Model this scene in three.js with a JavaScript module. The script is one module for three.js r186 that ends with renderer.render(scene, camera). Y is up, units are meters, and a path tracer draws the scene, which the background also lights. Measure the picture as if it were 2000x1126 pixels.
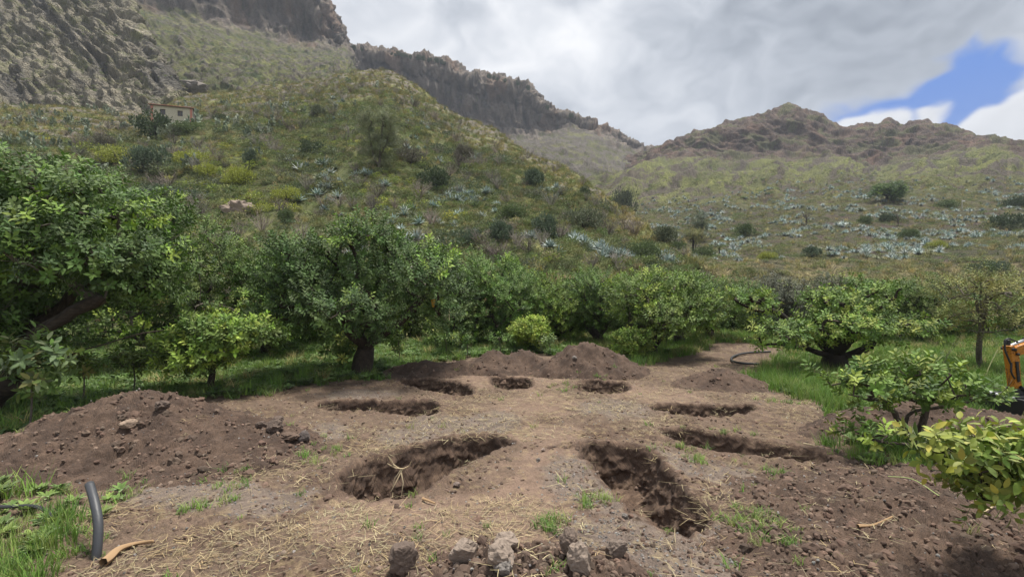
import * as THREE from 'three';
import { mergeGeometries } from 'three/addons/utils/BufferGeometryUtils.js';
import { RoundedBoxGeometry } from 'three/addons/geometries/RoundedBoxGeometry.js';
import { createNoise2D, createNoise3D } from 'simplex-noise';

// ---------- camera, sky, sun, exposure ----------
const scene = new THREE.Scene();
const EYE = 2.0, FP = 937;                       // eye height in metres, focal length in photograph pixels
const camera = new THREE.PerspectiveCamera(62, 16 / 9, 0.1, 6000);
camera.position.set(0, EYE, 0); camera.lookAt(0, EYE, -10);
const renderer = new THREE.WebGLRenderer({ antialias: true });
renderer.toneMapping = THREE.LinearToneMapping;
renderer.toneMappingExposure = 1.9;
renderer.shadowMap.enabled = true;

function mulberry(a) { return function () { a |= 0; a = a + 0x6D2B79F5 | 0; let t = Math.imul(a ^ a >>> 15, 1 | a); t = t + Math.imul(t ^ t >>> 7, 61 | t) ^ t; return ((t ^ t >>> 14) >>> 0) / 4294967296; }; }
const n2 = createNoise2D(mulberry(11)), n3 = createNoise3D(mulberry(23));
const fbm2 = (x, y, o = 4, g = 0.5) => { let s = 0, a = 1, t = 0; for (let i = 0; i < o; i++) { s += a * n2(x, y); t += a; a *= g; x = x * 2.03 + 7.1; y = y * 2.03 - 3.7; } return s / t; };
const fbm3 = (x, y, z, o = 4, g = 0.5) => { let s = 0, a = 1, t = 0; for (let i = 0; i < o; i++) { s += a * n3(x, y, z); t += a; a *= g; x = x * 2.03 + 5.2; y = y * 2.03 + 1.3; z = z * 2.03 - 8.1; } return s / t; };
const ridge3 = (x, y, z, o = 4, g = 0.5) => { let s = 0, a = 1, t = 0; for (let i = 0; i < o; i++) { s += a * (1 - 2 * Math.abs(n3(x, y, z))); t += a; a *= g; x = x * 2.07 + 5.2; y = y * 2.07 + 1.3; z = z * 2.07 - 8.1; } return s / t; };
const clamp = (x, a = 0, b = 1) => Math.min(b, Math.max(a, x));
const lerp = (a, b, t) => a + (b - a) * t;
const sstep = (a, b, x) => { const t = clamp((x - a) / (b - a)); return t * t * (3 - 2 * t); };

function makeSky() {
  const Wd = 2048, Hd = 1024, data = new Float32Array(Wd * Hd * 4), D = 180 / Math.PI;
  const bump = (az, el, a0, e0, sa, se) => { let d = az - a0; if (d > 180) d -= 360; if (d < -180) d += 360; return Math.exp(-(d * d) / (2 * sa * sa) - (el - e0) ** 2 / (2 * se * se)); };
  for (let j = 0; j < Hd; j++) for (let i = 0; i < Wd; i++) {
    const th = ((i + 0.5) / Wd - 0.5) * 2 * Math.PI, el0 = ((j + 0.5) / Hd - 0.5) * Math.PI;
    const c = Math.cos(el0), dx = c * Math.cos(th), dy = Math.sin(el0), dz = c * Math.sin(th);
    let az = Math.atan2(dx, -dz) * D, el = el0 * D;
    const wx = fbm3(dx * 3, dy * 5, dz * 3, 4), wy = fbm3(dx * 3 + 9, dy * 5 + 4, dz * 3 - 6, 4);
    const a = az + wx * 3.5, e = el + wy * 2.2;
    const q = fbm3(dx * 2.6 + wx * 0.35, dy * 4.6 + wy * 0.35, dz * 2.6, 6, 0.55), f = fbm3(dx * 9 + wx, dy * 15 + wy, dz * 9, 5, 0.55);
    let L = 0.40 + 0.13 * q + 0.085 * f;
    L += 0.10 * bump(a, e, 3, 30, 11, 6) + 0.08 * bump(a, e, -16, 23, 12, 8) + 0.09 * bump(a, e, 7.5, 26, 3, 2.2) + 0.09 * bump(a, e, 16, 12, 9, 4);
    L -= 0.10 * bump(a, e, 26, 22, 13, 8) + 0.08 * bump(a, e, 40, 27, 10, 6) + 0.05 * bump(a, e, 22, 9, 6, 4);
    L -= 0.16 * bump(a, e, -7, 28.6, 2.2, 1.2) + 0.12 * bump(a, e, 7, 30.6, 2.0, 0.8);
    L = clamp(L, 0.15, 0.60);
    const t = clamp((L - 0.2) / 0.4);                       // thin bright cloud is white, thick cloud is blue grey
    let r = L * lerp(0.86, 1.0, t), g = L * lerp(0.95, 1.0, t), b = L * lerp(1.10, 1.015, t);
    let hole = 1.25 * bump(a, e, 41.6, 16.4, 4.0, 3.3) + 0.35 * wx + 0.22 * f;
    hole = Math.max(hole, 1.3 * sstep(0.42, 0.75, fbm3(dx * 1.7 + 31, dy * 3.1, dz * 1.7 + 4, 4)) * (Math.abs(az) > 60 ? 1 : 0));
    let k = sstep(0.42, 0.72, hole);
    const puff = Math.max(1.4 * bump(a, e, 47.0, 12.0, 3.6, 2.2), 1.25 * bump(a, e, 36.2, 14.6, 3.2, 1.1), 0.75 * bump(a, e, 41.0, 15.2, 1.7, 1.1)) + 0.22 * f;
    const w = sstep(0.48, 0.72, puff);
    r = lerp(r, 0.026, k); g = lerp(g, 0.125, k); b = lerp(b, 0.42, k);
    const pw = 0.49 + 0.08 * f;
    r = lerp(r, pw, w); g = lerp(g, pw * 1.005, w); b = lerp(b, pw * 1.03, w);
    if (el < 0) { const d = sstep(0, -12, el); r = lerp(r, 0.16, d); g = lerp(g, 0.15, d); b = lerp(b, 0.13, d); }
    const o = (j * Wd + i) * 4; data[o] = r; data[o + 1] = g; data[o + 2] = b; data[o + 3] = 1;
  }
  const t = new THREE.DataTexture(data, Wd, Hd, THREE.RGBAFormat, THREE.FloatType);
  t.mapping = THREE.EquirectangularReflectionMapping; t.magFilter = THREE.LinearFilter; t.minFilter = THREE.LinearFilter; t.needsUpdate = true;
  return t;
}
const skyTex = makeSky();
scene.background = skyTex; scene.environment = skyTex;

const sun = new THREE.DirectionalLight(new THREE.Color(1, 0.95, 0.86), 3.5);
sun.position.set(9, 60, -9); sun.target.position.set(0, 0, 0); sun.name = 'sun';
sun.castShadow = true; sun.shadow.radius = 18; sun.shadow.mapSize.set(4096, 4096);
Object.assign(sun.shadow.camera, { left: -120, right: 120, top: 120, bottom: -120, near: 1, far: 400 });
scene.add(sun, sun.target);
scene.fog = new THREE.FogExp2(0xc4cede, 0.00035);

// ---------- helpers ----------
const V = (x, y, z) => new THREE.Vector3(x, y, z);
const at = (px, py, Z) => V((px - 1000) / FP * Z, EYE + (563 - py) / FP * Z, -Z);     // point at depth Z in the direction of a photograph pixel
const onGround = (px, py, h = 0) => at(px, py, (EYE - h) * FP / (py - 563));
const col = (r, g, b) => new THREE.Color().setRGB(r, g, b);
const taken = {};
function numbered(name) { const k = taken[name] = (taken[name] ?? -1) + 1; return k ? name + '_' + String(k).padStart(3, '0') : name; }
function tag(o, label, category, group, kind) { if (label) o.userData.label = label; if (category) o.userData.category = category; if (group) o.userData.group = group; if (kind) o.userData.kind = kind; return o; }
function thing(name, label, category, pos, group) { const g = new THREE.Group(); g.name = numbered(name); if (pos) g.position.copy(pos); tag(g, label, category, group); scene.add(g); return g; }
function mesh(name, geo, mat, parent) { const m = new THREE.Mesh(geo, mat); m.name = parent === scene ? numbered(name) : name; parent.add(m); return m; }
function structure(name, geo, mat) { const m = mesh(name, geo, mat, scene); m.userData.kind = 'structure'; return m; }

class Geo {                                                                          // collects triangles
  constructor() { this.p = []; this.n = []; this.u = []; this.c = []; this.i = []; }
  v(x, y, z, u = 0, v = 0, c = 1) { this.p.push(x, y, z); this.u.push(u, v); if (Array.isArray(c)) this.c.push(...c); else this.c.push(c, c, c); return this.p.length / 3 - 1; }
  t(a, b, c) { this.i.push(a, b, c); }
  build(colors = false, flat = false) {
    let g = new THREE.BufferGeometry();
    g.setAttribute('position', new THREE.Float32BufferAttribute(this.p, 3)); g.setAttribute('uv', new THREE.Float32BufferAttribute(this.u, 2));
    if (colors) g.setAttribute('color', new THREE.Float32BufferAttribute(this.c, 3));
    g.setIndex(this.i); if (flat) g = g.toNonIndexed(); g.computeVertexNormals(); return g;
  }
  tube(pts, radii, sides = 6, wob = 0, c = 1) {
    let up = Math.abs(pts[1].clone().sub(pts[0]).normalize().y) > 0.9 ? V(1, 0, 0) : V(0, 1, 0), prev = null, len = 0;
    for (let k = 0; k < pts.length; k++) {
      const d = pts[Math.min(k + 1, pts.length - 1)].clone().sub(pts[Math.max(k - 1, 0)]).normalize();
      const a = d.clone().cross(up).normalize(); if (a.lengthSq() < 0.5) a.set(1, 0, 0); const b = d.clone().cross(a).normalize(); up = a.clone().cross(d).normalize();
      if (k) len += pts[k].distanceTo(pts[k - 1]);
      const ring = [], r = Array.isArray(radii) ? radii[k] : radii;
      for (let s = 0; s <= sides; s++) {
        const th = s / sides * Math.PI * 2, cs = Math.cos(th), sn = Math.sin(th), q = pts[k];
        const rr = r * (1 + (wob ? wob * n3((q.x + cs) * 3, q.y * 5, (q.z + sn) * 3) : 0)) ;
        ring.push(this.v(q.x + (a.x * cs + b.x * sn) * rr, q.y + (a.y * cs + b.y * sn) * rr, q.z + (a.z * cs + b.z * sn) * rr, s / sides * 0.5, len, c));
      }
      if (prev) for (let s = 0; s < sides; s++) { this.t(prev[s], ring[s], prev[s + 1]); this.t(prev[s + 1], ring[s], ring[s + 1]); }
      prev = ring;
    }
    const e = pts[pts.length - 1], tip = this.v(e.x, e.y, e.z, 0, len, c); for (let s = 0; s < sides; s++) this.t(prev[s], tip, prev[s + 1]);
    return this;
  }
}
function noiseTexture(size, fn, srgb = true) {
  const d = new Uint8Array(size * size * 4);
  for (let j = 0; j < size; j++) for (let i = 0; i < size; i++) { const v = fn(i / size, j / size), o = (j * size + i) * 4; for (let c = 0; c < 3; c++) d[o + c] = 255 * clamp(Array.isArray(v) ? v[c] : v); d[o + 3] = 255; }
  const t = new THREE.DataTexture(d, size, size); t.wrapS = t.wrapT = THREE.RepeatWrapping; t.magFilter = THREE.LinearFilter; t.minFilter = THREE.LinearMipmapLinearFilter; t.generateMipmaps = true;
  if (srgb) t.colorSpace = THREE.SRGBColorSpace; t.needsUpdate = true; return t;
}
// noise that repeats over the unit square
const tileN = (u, v, f, o = 4, s = 0) => { let r = 0, a = 1, t = 0; for (let k = 0; k < o; k++) { const A = u * Math.PI * 2, B = v * Math.PI * 2, R = f / (Math.PI * 2); r += a * n3(Math.cos(A) * R + s, Math.sin(A) * R + Math.cos(B) * R * 1.3, Math.sin(B) * R + s * 2); t += a; a *= 0.6; f *= 2; } return r / t; };

const M = (o) => new THREE.MeshStandardMaterial({ roughness: 0.95, ...o });
const soilMap = noiseTexture(1024, (u, v) => { const a = tileN(u, v, 10, 5), b = tileN(u, v, 90, 2, 3), s = tileN(u, v, 150, 1, 9); let k = 0.80 + 0.12 * a + 0.13 * b; if (s > 0.66) k += 0.22; if (s < -0.68) k -= 0.2; return [k, k * 0.985, k * 0.97]; });
const soilBump = noiseTexture(1024, (u, v) => 0.5 + 0.28 * tileN(u, v, 14, 6) + 0.16 * tileN(u, v, 110, 2, 4), false);
const matSoil = M({ vertexColors: true, map: soilMap, bumpMap: soilBump, bumpScale: 0.018, roughness: 1 });
const rockBump = noiseTexture(512, (u, v) => 0.5 + 0.4 * tileN(u, v, 8, 6), false);
const scrubMap = noiseTexture(1024, (u, v) => { const a = tileN(u, v, 24, 5), b = tileN(u, v, 120, 2, 3); const k = 0.80 + 0.17 * a + 0.14 * b; return [k, k, k * 0.97]; }), scrubBump = noiseTexture(1024, (u, v) => 0.5 + 0.35 * tileN(u, v, 40, 5, 6), false);
const matHill = M({ vertexColors: true, map: scrubMap, bumpMap: scrubBump, bumpScale: 0.5, roughness: 1 });
const cragBump = noiseTexture(1024, (u, v) => { const a = tileN(u, v, 12, 6), b = tileN(u, v, 30, 4, 6); return 0.95 - 0.9 * Math.abs(a) - 0.35 * Math.abs(b); }, false);
const matRock = M({ vertexColors: true, map: scrubMap, bumpMap: cragBump, bumpScale: 1.6, roughness: 1 });
const barkMap = noiseTexture(256, (u, v) => { const k = 0.7 + 0.25 * tileN(u, v * 0.5, 16, 4) + 0.12 * tileN(u, v, 40, 2, 5); return [k, k * 0.97, k * 0.93]; });
const barkBump = noiseTexture(256, (u, v) => 0.5 + 0.35 * tileN(u, v, 14, 5), false);
const bark = (r, g, b) => M({ color: col(r, g, b), map: barkMap, bumpMap: barkBump, bumpScale: 0.012 });
const matBark = bark(0.105, 0.083, 0.066), matBarkGrey = bark(0.26, 0.235, 0.205), matBarkDark = bark(0.06, 0.047, 0.038);
const leafMat = (through = 0.28, coat = 0.35) => new THREE.MeshPhysicalMaterial({ color: 0xffffff, vertexColors: true, roughness: 0.92, transmission: through, thickness: 0, clearcoat: coat, clearcoatRoughness: 0.38, side: THREE.DoubleSide });
const matLeaf = leafMat(0.25, 0.09), matScrub = leafMat(0.2, 0), matGrass = leafMat(0.3, 0.05), matStraw = M({ color: 0xffffff, vertexColors: true, side: THREE.DoubleSide });
const matAgave = M({ color: 0xffffff, vertexColors: true, roughness: 0.7, side: THREE.DoubleSide });
const matStone = M({ color: 0xffffff, vertexColors: true, bumpMap: rockBump, bumpScale: 0.012, roughness: 0.95 });

// polygons given in photograph pixels on level ground
const groundPoly = (a) => a.map(([x, y]) => { const p = onGround(x, Math.max(y, 572)); return [p.x, p.z]; });
function sdPoly(P, x, z) {                                          // negative inside
  let d = 1e9, s = 1;
  for (let i = 0, j = P.length - 1; i < P.length; j = i++) {
    const ex = P[j][0] - P[i][0], ez = P[j][1] - P[i][1], wx = x - P[i][0], wz = z - P[i][1];
    const t = clamp((wx * ex + wz * ez) / (ex * ex + ez * ez)), bx = wx - ex * t, bz = wz - ez * t; d = Math.min(d, bx * bx + bz * bz);
    const c1 = z >= P[i][1], c2 = z < P[j][1], c3 = ex * wz > ez * wx; if ((c1 && c2 && c3) || (!c1 && !c2 && !c3)) s = -s;
  }
  return s * Math.sqrt(d);
}
// ---------- ground with its trenches ----------
const TRENCHES = [
  [[[1132, 872], [1155, 864], [1215, 868], [1268, 876], [1305, 912], [1345, 958], [1392, 1012], [1390, 1035], [1350, 1052], [1310, 1052], [1262, 1025], [1215, 985], [1180, 945], [1150, 905]], 0.5],
  [[[668, 962], [655, 942], [688, 915], [745, 890], [820, 868], [900, 852], [985, 853], [1004, 868], [975, 880], [925, 905], [860, 942], [800, 972], [755, 980], [705, 975]], 0.52],
  [[[1292, 848], [1325, 838], [1400, 845], [1500, 862], [1600, 882], [1632, 900], [1606, 910], [1530, 898], [1430, 886], [1340, 870]], 0.5],
  [[[612, 794], [650, 783], [760, 782], [852, 784], [860, 804], [842, 816], [795, 816], [715, 806], [645, 806]], 0.5],
  [[[1262, 798], [1320, 791], [1400, 794], [1475, 796], [1486, 803], [1420, 812], [1330, 814]], 0.42],
  [[[775, 742], [850, 740], [928, 765], [905, 774], [845, 766]], 0.4],
  [[[966, 736], [1032, 740], [1034, 759], [974, 761]], 0.4],
  [[[1118, 760], [1150, 747], [1224, 749], [1218, 768], [1180, 774]], 0.4],
].map(([p, d]) => {
  const P0 = groundPoly(p), curve = new THREE.CatmullRomCurve3(P0.map(([x, z]) => V(x, 0, z)), true), n = Math.round(curve.getLength() / 0.03), sp = curve.getSpacedPoints(n).slice(0, n), nrm = [], P = []; const soften = (A) => { const B = A.map((p) => p.clone()); A.forEach((p, i) => p.copy(B[i]).add(B[(i + 1) % n]).add(B[(i - 1 + n) % n]).multiplyScalar(1 / 3)); };
  for (let k = 0; k < 14; k++) soften(sp);
  for (let i = 0; i < n; i++) { const t = sp[(i + 3) % n].clone().sub(sp[(i - 3 + n) % n]).normalize(), q = V(-t.z, 0, t.x), c = sp[i].clone().addScaledVector(q, 0.03); if (sdPoly(sp.map((a) => [a.x, a.z]), c.x, c.z) > 0) q.negate(); nrm.push(q); } for (let k = 0; k < 6; k++) soften(nrm); nrm.forEach((q) => q.normalize());
  for (let i = 0; i < n; i++) { const s = sp[i], e = 0.05 * fbm2(s.x * 2.2, s.z * 2.2, 2) + 0.012 * n2(s.x * 11, s.z * 11); s.addScaledVector(nrm[i], e); P.push([s.x, s.z]); }
  const xs = P.map((a) => a[0]), zs = P.map((a) => a[1]); return { P, sp, nrm, d, box: [Math.min(...xs) - 0.6, Math.max(...xs) + 0.6, Math.min(...zs) - 0.6, Math.max(...zs) + 0.6] };
});
const BARE = groundPoly([[-700, 1500], [-600, 1010], [-40, 985], [40, 905], [180, 812], [330, 786], [520, 768], [640, 748], [770, 737], [800, 716], [900, 700], [1050, 688], [1240, 714], [1350, 690], [1398, 668], [1442, 668], [1480, 672], [1522, 684], [1528, 700], [1500, 722], [1462, 732], [1545, 772], [1625, 800], [1665, 830], [1720, 880], [1830, 880], [1900, 850], [2030, 880], [2700, 940], [2700, 1500]]);
const GRAVEL = [[[1180, 960], 0.55, 0.5], [[1240, 1060], 0.8, 0.45], [[1340, 1090], 0.9, 0.45], [[330, 968], 0.55, 0.25], [[430, 970], 0.5, 0.3], [[1300, 900], 0.5, 0.4], [[860, 830], 0.8, 0.4], [[800, 850], 0.6, 0.4], [[960, 820], 0.6, 0.5], [[620, 850], 0.5, 0.5], [[1110, 930], 0.4, 0.5], [[700, 770], 1.0, 0.4], [[1200, 800], 0.9, 0.5], [[1420, 925], 0.5, 0.3], [[520, 980], 0.6, 0.3]].map(([p, a, b]) => { const q = onGround(...p); return [q.x, q.z, a, b]; });
const PATH = [[1040, 790, 1.1], [1060, 850, 0.7], [1060, 900, 0.6], [1030, 960, 0.55], [1000, 1000, 0.7], [900, 1010, 0.6], [860, 1000, 0.4], [1000, 740, 1.6], [1150, 720, 1.5], [700, 1010, 0.6], [1280, 770, 1.2]].map(([x, y, r]) => { const q = onGround(x, y); return [q.x, q.z, r]; });
function trenchAt(x, z) {                                           // depth below ground, nearest rim distance
  let dep = 0, rim = 9;
  for (const T of TRENCHES) {
    if (x < T.box[0] || x > T.box[1] || z < T.box[2] || z > T.box[3]) continue;
    const s = sdPoly(T.P, x, z); rim = Math.min(rim, Math.abs(s)); if (s < 0) dep = Math.max(dep, T.d * Math.pow(clamp(-s / 0.2), 0.5));
  }
  return [dep, rim];
}
function groundInfo(x, z) {
  const r = Math.hypot(x, z), [dep, rim] = r < 30 ? trenchAt(x, z) : [0, 9];
  const s = r < 40 ? sdPoly(BARE, x, z) : 5, green = sstep(-0.25, 0.45, s + 0.35 * fbm2(x * 0.9, z * 0.9, 3) + 0.2 * n2(x * 4, z * 4));
  let gravel = 0; if (r < 16) for (const [gx, gz, ra, rb] of GRAVEL) gravel = Math.max(gravel, 1 - Math.hypot((x - gx) / ra, (z - gz) / (rb * 1.6)));
  gravel = sstep(0.1, 0.5, gravel + 0.3 * fbm2(x * 2.2, z * 2.2, 4)) * (1 - green);
  let path = 0; if (r < 20) for (const [gx, gz, rr] of PATH) path = Math.max(path, 1 - Math.hypot(x - gx, z - gz) / rr);
  path = sstep(0, 0.5, path + 0.35 * fbm2(x * 1.3 + 5, z * 1.3, 4)) * (1 - green) * (1 - gravel * 0.7);
  return { dep, rim, green, gravel, path };
}
function groundHeight(x, z, I, sheet = false) {
  const r = Math.hypot(x, z); I = I || groundInfo(x, z);
  let h = 0.05 * fbm2(x * 0.35, z * 0.35, 3) + 0.014 * fbm2(x * 2.1, z * 2.1, 3);
  if (r < 14) { const rough = (1 - I.path * 0.75) * (1 - I.gravel * 0.6); h += rough * (0.026 * Math.max(0, fbm2(x * 6.5, z * 6.5, 3)) + 0.012 * n2(x * 19, z * 19) + 0.006 * n2(x * 42, z * 42)); }
  if (I.rim < 0.35 && I.dep === 0) h += 0.03 * (1 - I.rim / 0.35) * (0.5 + fbm2(x * 5, z * 5 + 3, 2));
  if (r < 30 && !sheet) h -= I.dep; else if (I.dep > 0) h -= 0.12;
  return h;
}
function groundColor(x, z, I, y = 0) {
  const a = fbm2(x * 0.8, z * 0.8, 4), b = I.dep > 0 ? fbm3(x * 5 + 3, y * 6, z * 5, 3) : fbm2(x * 5 + 3, z * 5, 3), c = I.dep > 0 ? n3(x * 20, y * 22, z * 20) : n2(x * 24, z * 24);
  let C = [0.165, 0.116, 0.084];
  const mix = (D, t) => { for (let k = 0; k < 3; k++) C[k] = lerp(C[k], D[k], t); };
  mix([0.120, 0.078, 0.056], sstep(-0.1, 0.45, a));
  mix([0.245, 0.17, 0.127], I.path * 0.9); mix([0.232, 0.198, 0.175], I.gravel * 0.5);
  mix([0.34, 0.27, 0.15], sstep(0.15, 0.55, b + 0.4 * a) * 0.35 * (1 - I.green) * (I.dep > 0 ? 0 : 1));
  mix([0.12, 0.125, 0.045], I.green * 0.8);
  const v = 1.22 * (1 + 0.13 * c + 0.13 * b); return C.map((k) => k * v);
}
function buildGround() {
  const parts = [];
  const sector = (a0, a1, na, radii, yoff, fine) => {
    const nr = radii.length, P = new Float32Array((na + 1) * nr * 3), C = new Float32Array((na + 1) * nr * 3), U = new Float32Array((na + 1) * nr * 2), hole = new Uint8Array((na + 1) * nr), idx = [];
    for (let j = 0; j < nr; j++) for (let i = 0; i <= na; i++) {
      const th = lerp(a0, a1, i / na), x = Math.sin(th) * radii[j], z = -Math.cos(th) * radii[j], k = j * (na + 1) + i, I = groundInfo(x, z);
      P[k * 3] = x; P[k * 3 + 1] = fine ? groundHeight(x, z, I, true) : yoff + (radii[j] < 61 ? groundHeight(x, z, I, true) : 0); hole[k] = fine && I.dep > 0 && I.rim > 0.012 ? 1 : 0; P[k * 3 + 2] = z;
      const yy = P[k * 3 + 1]; C.set(groundColor(x, z, I, yy), k * 3); const yu = I.dep > 0.02 ? yy : 0; U[k * 2] = (x + 0.9 * yu) / 1.6; U[k * 2 + 1] = (z + 0.7 * yu) / 1.6;
    }
    for (let j = 0; j < nr - 1; j++) for (let i = 0; i < na; i++) { const a = j * (na + 1) + i, b = a + 1, c = a + na + 1, d = c + 1; if (!(hole[a] && hole[b] && hole[c])) idx.push(a, b, c); if (!(hole[b] && hole[d] && hole[c])) idx.push(b, d, c); }
    const g = new THREE.BufferGeometry(); g.setAttribute('position', new THREE.BufferAttribute(P, 3)); g.setAttribute('color', new THREE.BufferAttribute(C, 3)); g.setAttribute('uv', new THREE.BufferAttribute(U, 2)); g.setIndex(idx); g.computeVertexNormals(); parts.push(g);
  };
  const R = []; for (let r = 2.2; r < 16; r *= r < 9 ? 1.0045 : 1.0065) R.push(r); for (let r = R[R.length - 1] * 1.02; r < 62; r *= 1.03) R.push(r);
  const A = 59 * Math.PI / 180; sector(-A, A, 900, R, 0, true);
  const R0 = [0.01, 0.5, 1, 1.5, 2, 2.25]; sector(-A, A, 60, R0, -0.01);
  const R1 = [0.01, 0.6, 1.2, 2, 3, 4.5, 6.5, 9, 13, 18, 26, 40, 60.5]; sector(A - 0.02, 2 * Math.PI - A + 0.02, 120, R1, -0.01);
  sector(0, 2 * Math.PI, 90, [60, 90, 150, 300, 700, 1600, 3500], -0.6);
  const g = mergeGeometries(parts); structure('ground', g, matSoil);
}
buildGround();
function subsoil(x, y, z) {                                         // dug earth: brown, with paler and darker lumps
  const a = fbm3(x * 3.5, y * 5, z * 3.5, 4), b = fbm3(x * 9, y * 11, z * 9, 3), c = n3(x * 26, y * 26, z * 26); let C = [0.128, 0.084, 0.060];
  const mix = (D, t) => { for (let k = 0; k < 3; k++) C[k] = lerp(C[k], D[k], t); }; mix([0.20, 0.138, 0.098], sstep(0.1, 0.5, a + 0.4 * b)); mix([0.088, 0.057, 0.042], sstep(0.1, 0.45, -a + 0.4 * b));
  const v = 1.22 * (1 + 0.15 * c + 0.12 * b); return C.map((k) => k * v);
}
function buildTrench(T) {
  const n = T.sp.length, rows = [], D = T.d; let best = 0, A, B; for (let i = 0; i < n; i += 4) for (let j = i + 4; j < n; j += 4) { const d = T.sp[i].distanceTo(T.sp[j]); if (d > best) { best = d; A = T.sp[i]; B = T.sp[j]; } }
  const ax = B.clone().sub(A), len = ax.length(); ax.normalize(); let wide = 0; for (const s of T.sp) { const t = s.clone().sub(A); wide = Math.max(wide, t.addScaledVector(ax, -t.dot(ax)).length()); } const pad = Math.min(len * 0.45, wide * 1.1);
  const pos = [], c = [], uv = [], idx = []; let R = 0; const bottom = [];
  const row = (f) => { for (let i = 0; i <= n; i++) { const [x, y, z, s] = f(i % n), k = s ? subsoil(x, y, z) : groundColor(x, z, { ...groundInfo(x, z), dep: 0 }); pos.push(x, y, z); c.push(...k); uv.push((x + 0.8 * y) / 1.6, (z + 0.6 * y) / 1.6); } R++; };
  const gY = (p) => groundHeight(p.x, p.z, { ...groundInfo(p.x, p.z), dep: 0 });
  for (const [o, up] of [[-0.16, -0.02], [-0.11, 0.006], [-0.06, 0.014], [-0.025, 0.010], [0.0, 0.0]]) row((i) => { const p = T.sp[i].clone().addScaledVector(T.nrm[i], o); return [p.x, gY(p) + up * (1 + 0.8 * n2(p.x * 8, p.z * 8)), p.z, o > -0.03]; });
  const NW = 24; for (let j = 1; j <= NW; j++) row((i) => {
    const f = j / NW, s = T.sp[i], slope = 0.16 + 0.07 * n2(s.x * 0.9 + 5, s.z * 0.9), y = -D * Math.pow(f, 0.92), w = Math.sin(Math.min(1, f * 1.6) * Math.PI / 2), q = s.clone().addScaledVector(T.nrm[i], 0.008 + slope * Math.pow(f, 1.5) * (D / 0.5));
    const lump = w * (0.085 * fbm3(q.x * 3.2, y * 4.5, q.z * 3.2, 3) + 0.045 * ridge3(q.x * 8, y * 9, q.z * 8, 3) * 0.7 + 0.016 * n3(q.x * 24, y * 26, q.z * 24)); q.addScaledVector(T.nrm[i], Math.max(lump, -0.012 * (1 - f)) + 0.012); q.y = y + gY(s) * (1 - f) + w * 0.03 * fbm3(q.x * 6, y * 6 + 3, q.z * 6, 2); if (j === NW) bottom.push(q.clone()); return [q.x, q.y, q.z, 1];
  });
  for (let j = 1; j <= 9; j++) row((i) => { const b = bottom[i], t = clamp(b.clone().sub(A).dot(ax), pad, len - pad), e = A.clone().addScaledVector(ax, t), g = j / 9, x = lerp(b.x, e.x, g), z = lerp(b.z, e.z, g); return [x, lerp(b.y, -D, g) - 0.03 * Math.sin(g * 2) + 0.05 * fbm2(x * 3, z * 3, 3) + 0.03 * Math.max(0, n2(x * 9, z * 9)) + 0.012 * n2(x * 24, z * 24), z, 1]; });
  for (let j = 0; j < R - 1; j++) for (let i = 0; i < n; i++) { const a = j * (n + 1) + i, b = a + 1, q = a + n + 1, d = q + 1; idx.push(a, q, b, b, q, d); }
  const g = new THREE.BufferGeometry(); g.setAttribute('position', new THREE.Float32BufferAttribute(pos, 3)); g.setAttribute('color', new THREE.Float32BufferAttribute(c, 3)); g.setAttribute('uv', new THREE.Float32BufferAttribute(uv, 2)); g.setIndex(idx); g.computeVertexNormals(); return g;
}
const matTrench = matSoil.clone(); matTrench.side = THREE.DoubleSide;
TRENCHES.forEach((T, i) => { const m = structure('trench', buildTrench(T), matTrench); m.userData.label = ['deep front trench right of the centre with its floor in view', 'deep front trench left of the centre with hanging roots', 'long narrow trench on the right beside the young tree', 'long trench on the left in the second row', 'shallow trench on the right in the second row', 'trench at the foot of the long low mound', 'small square pit at the back', 'small pit before the tall rounded mound'][i]; });
const H = (x, z) => groundHeight(x, z, undefined, true);

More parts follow.
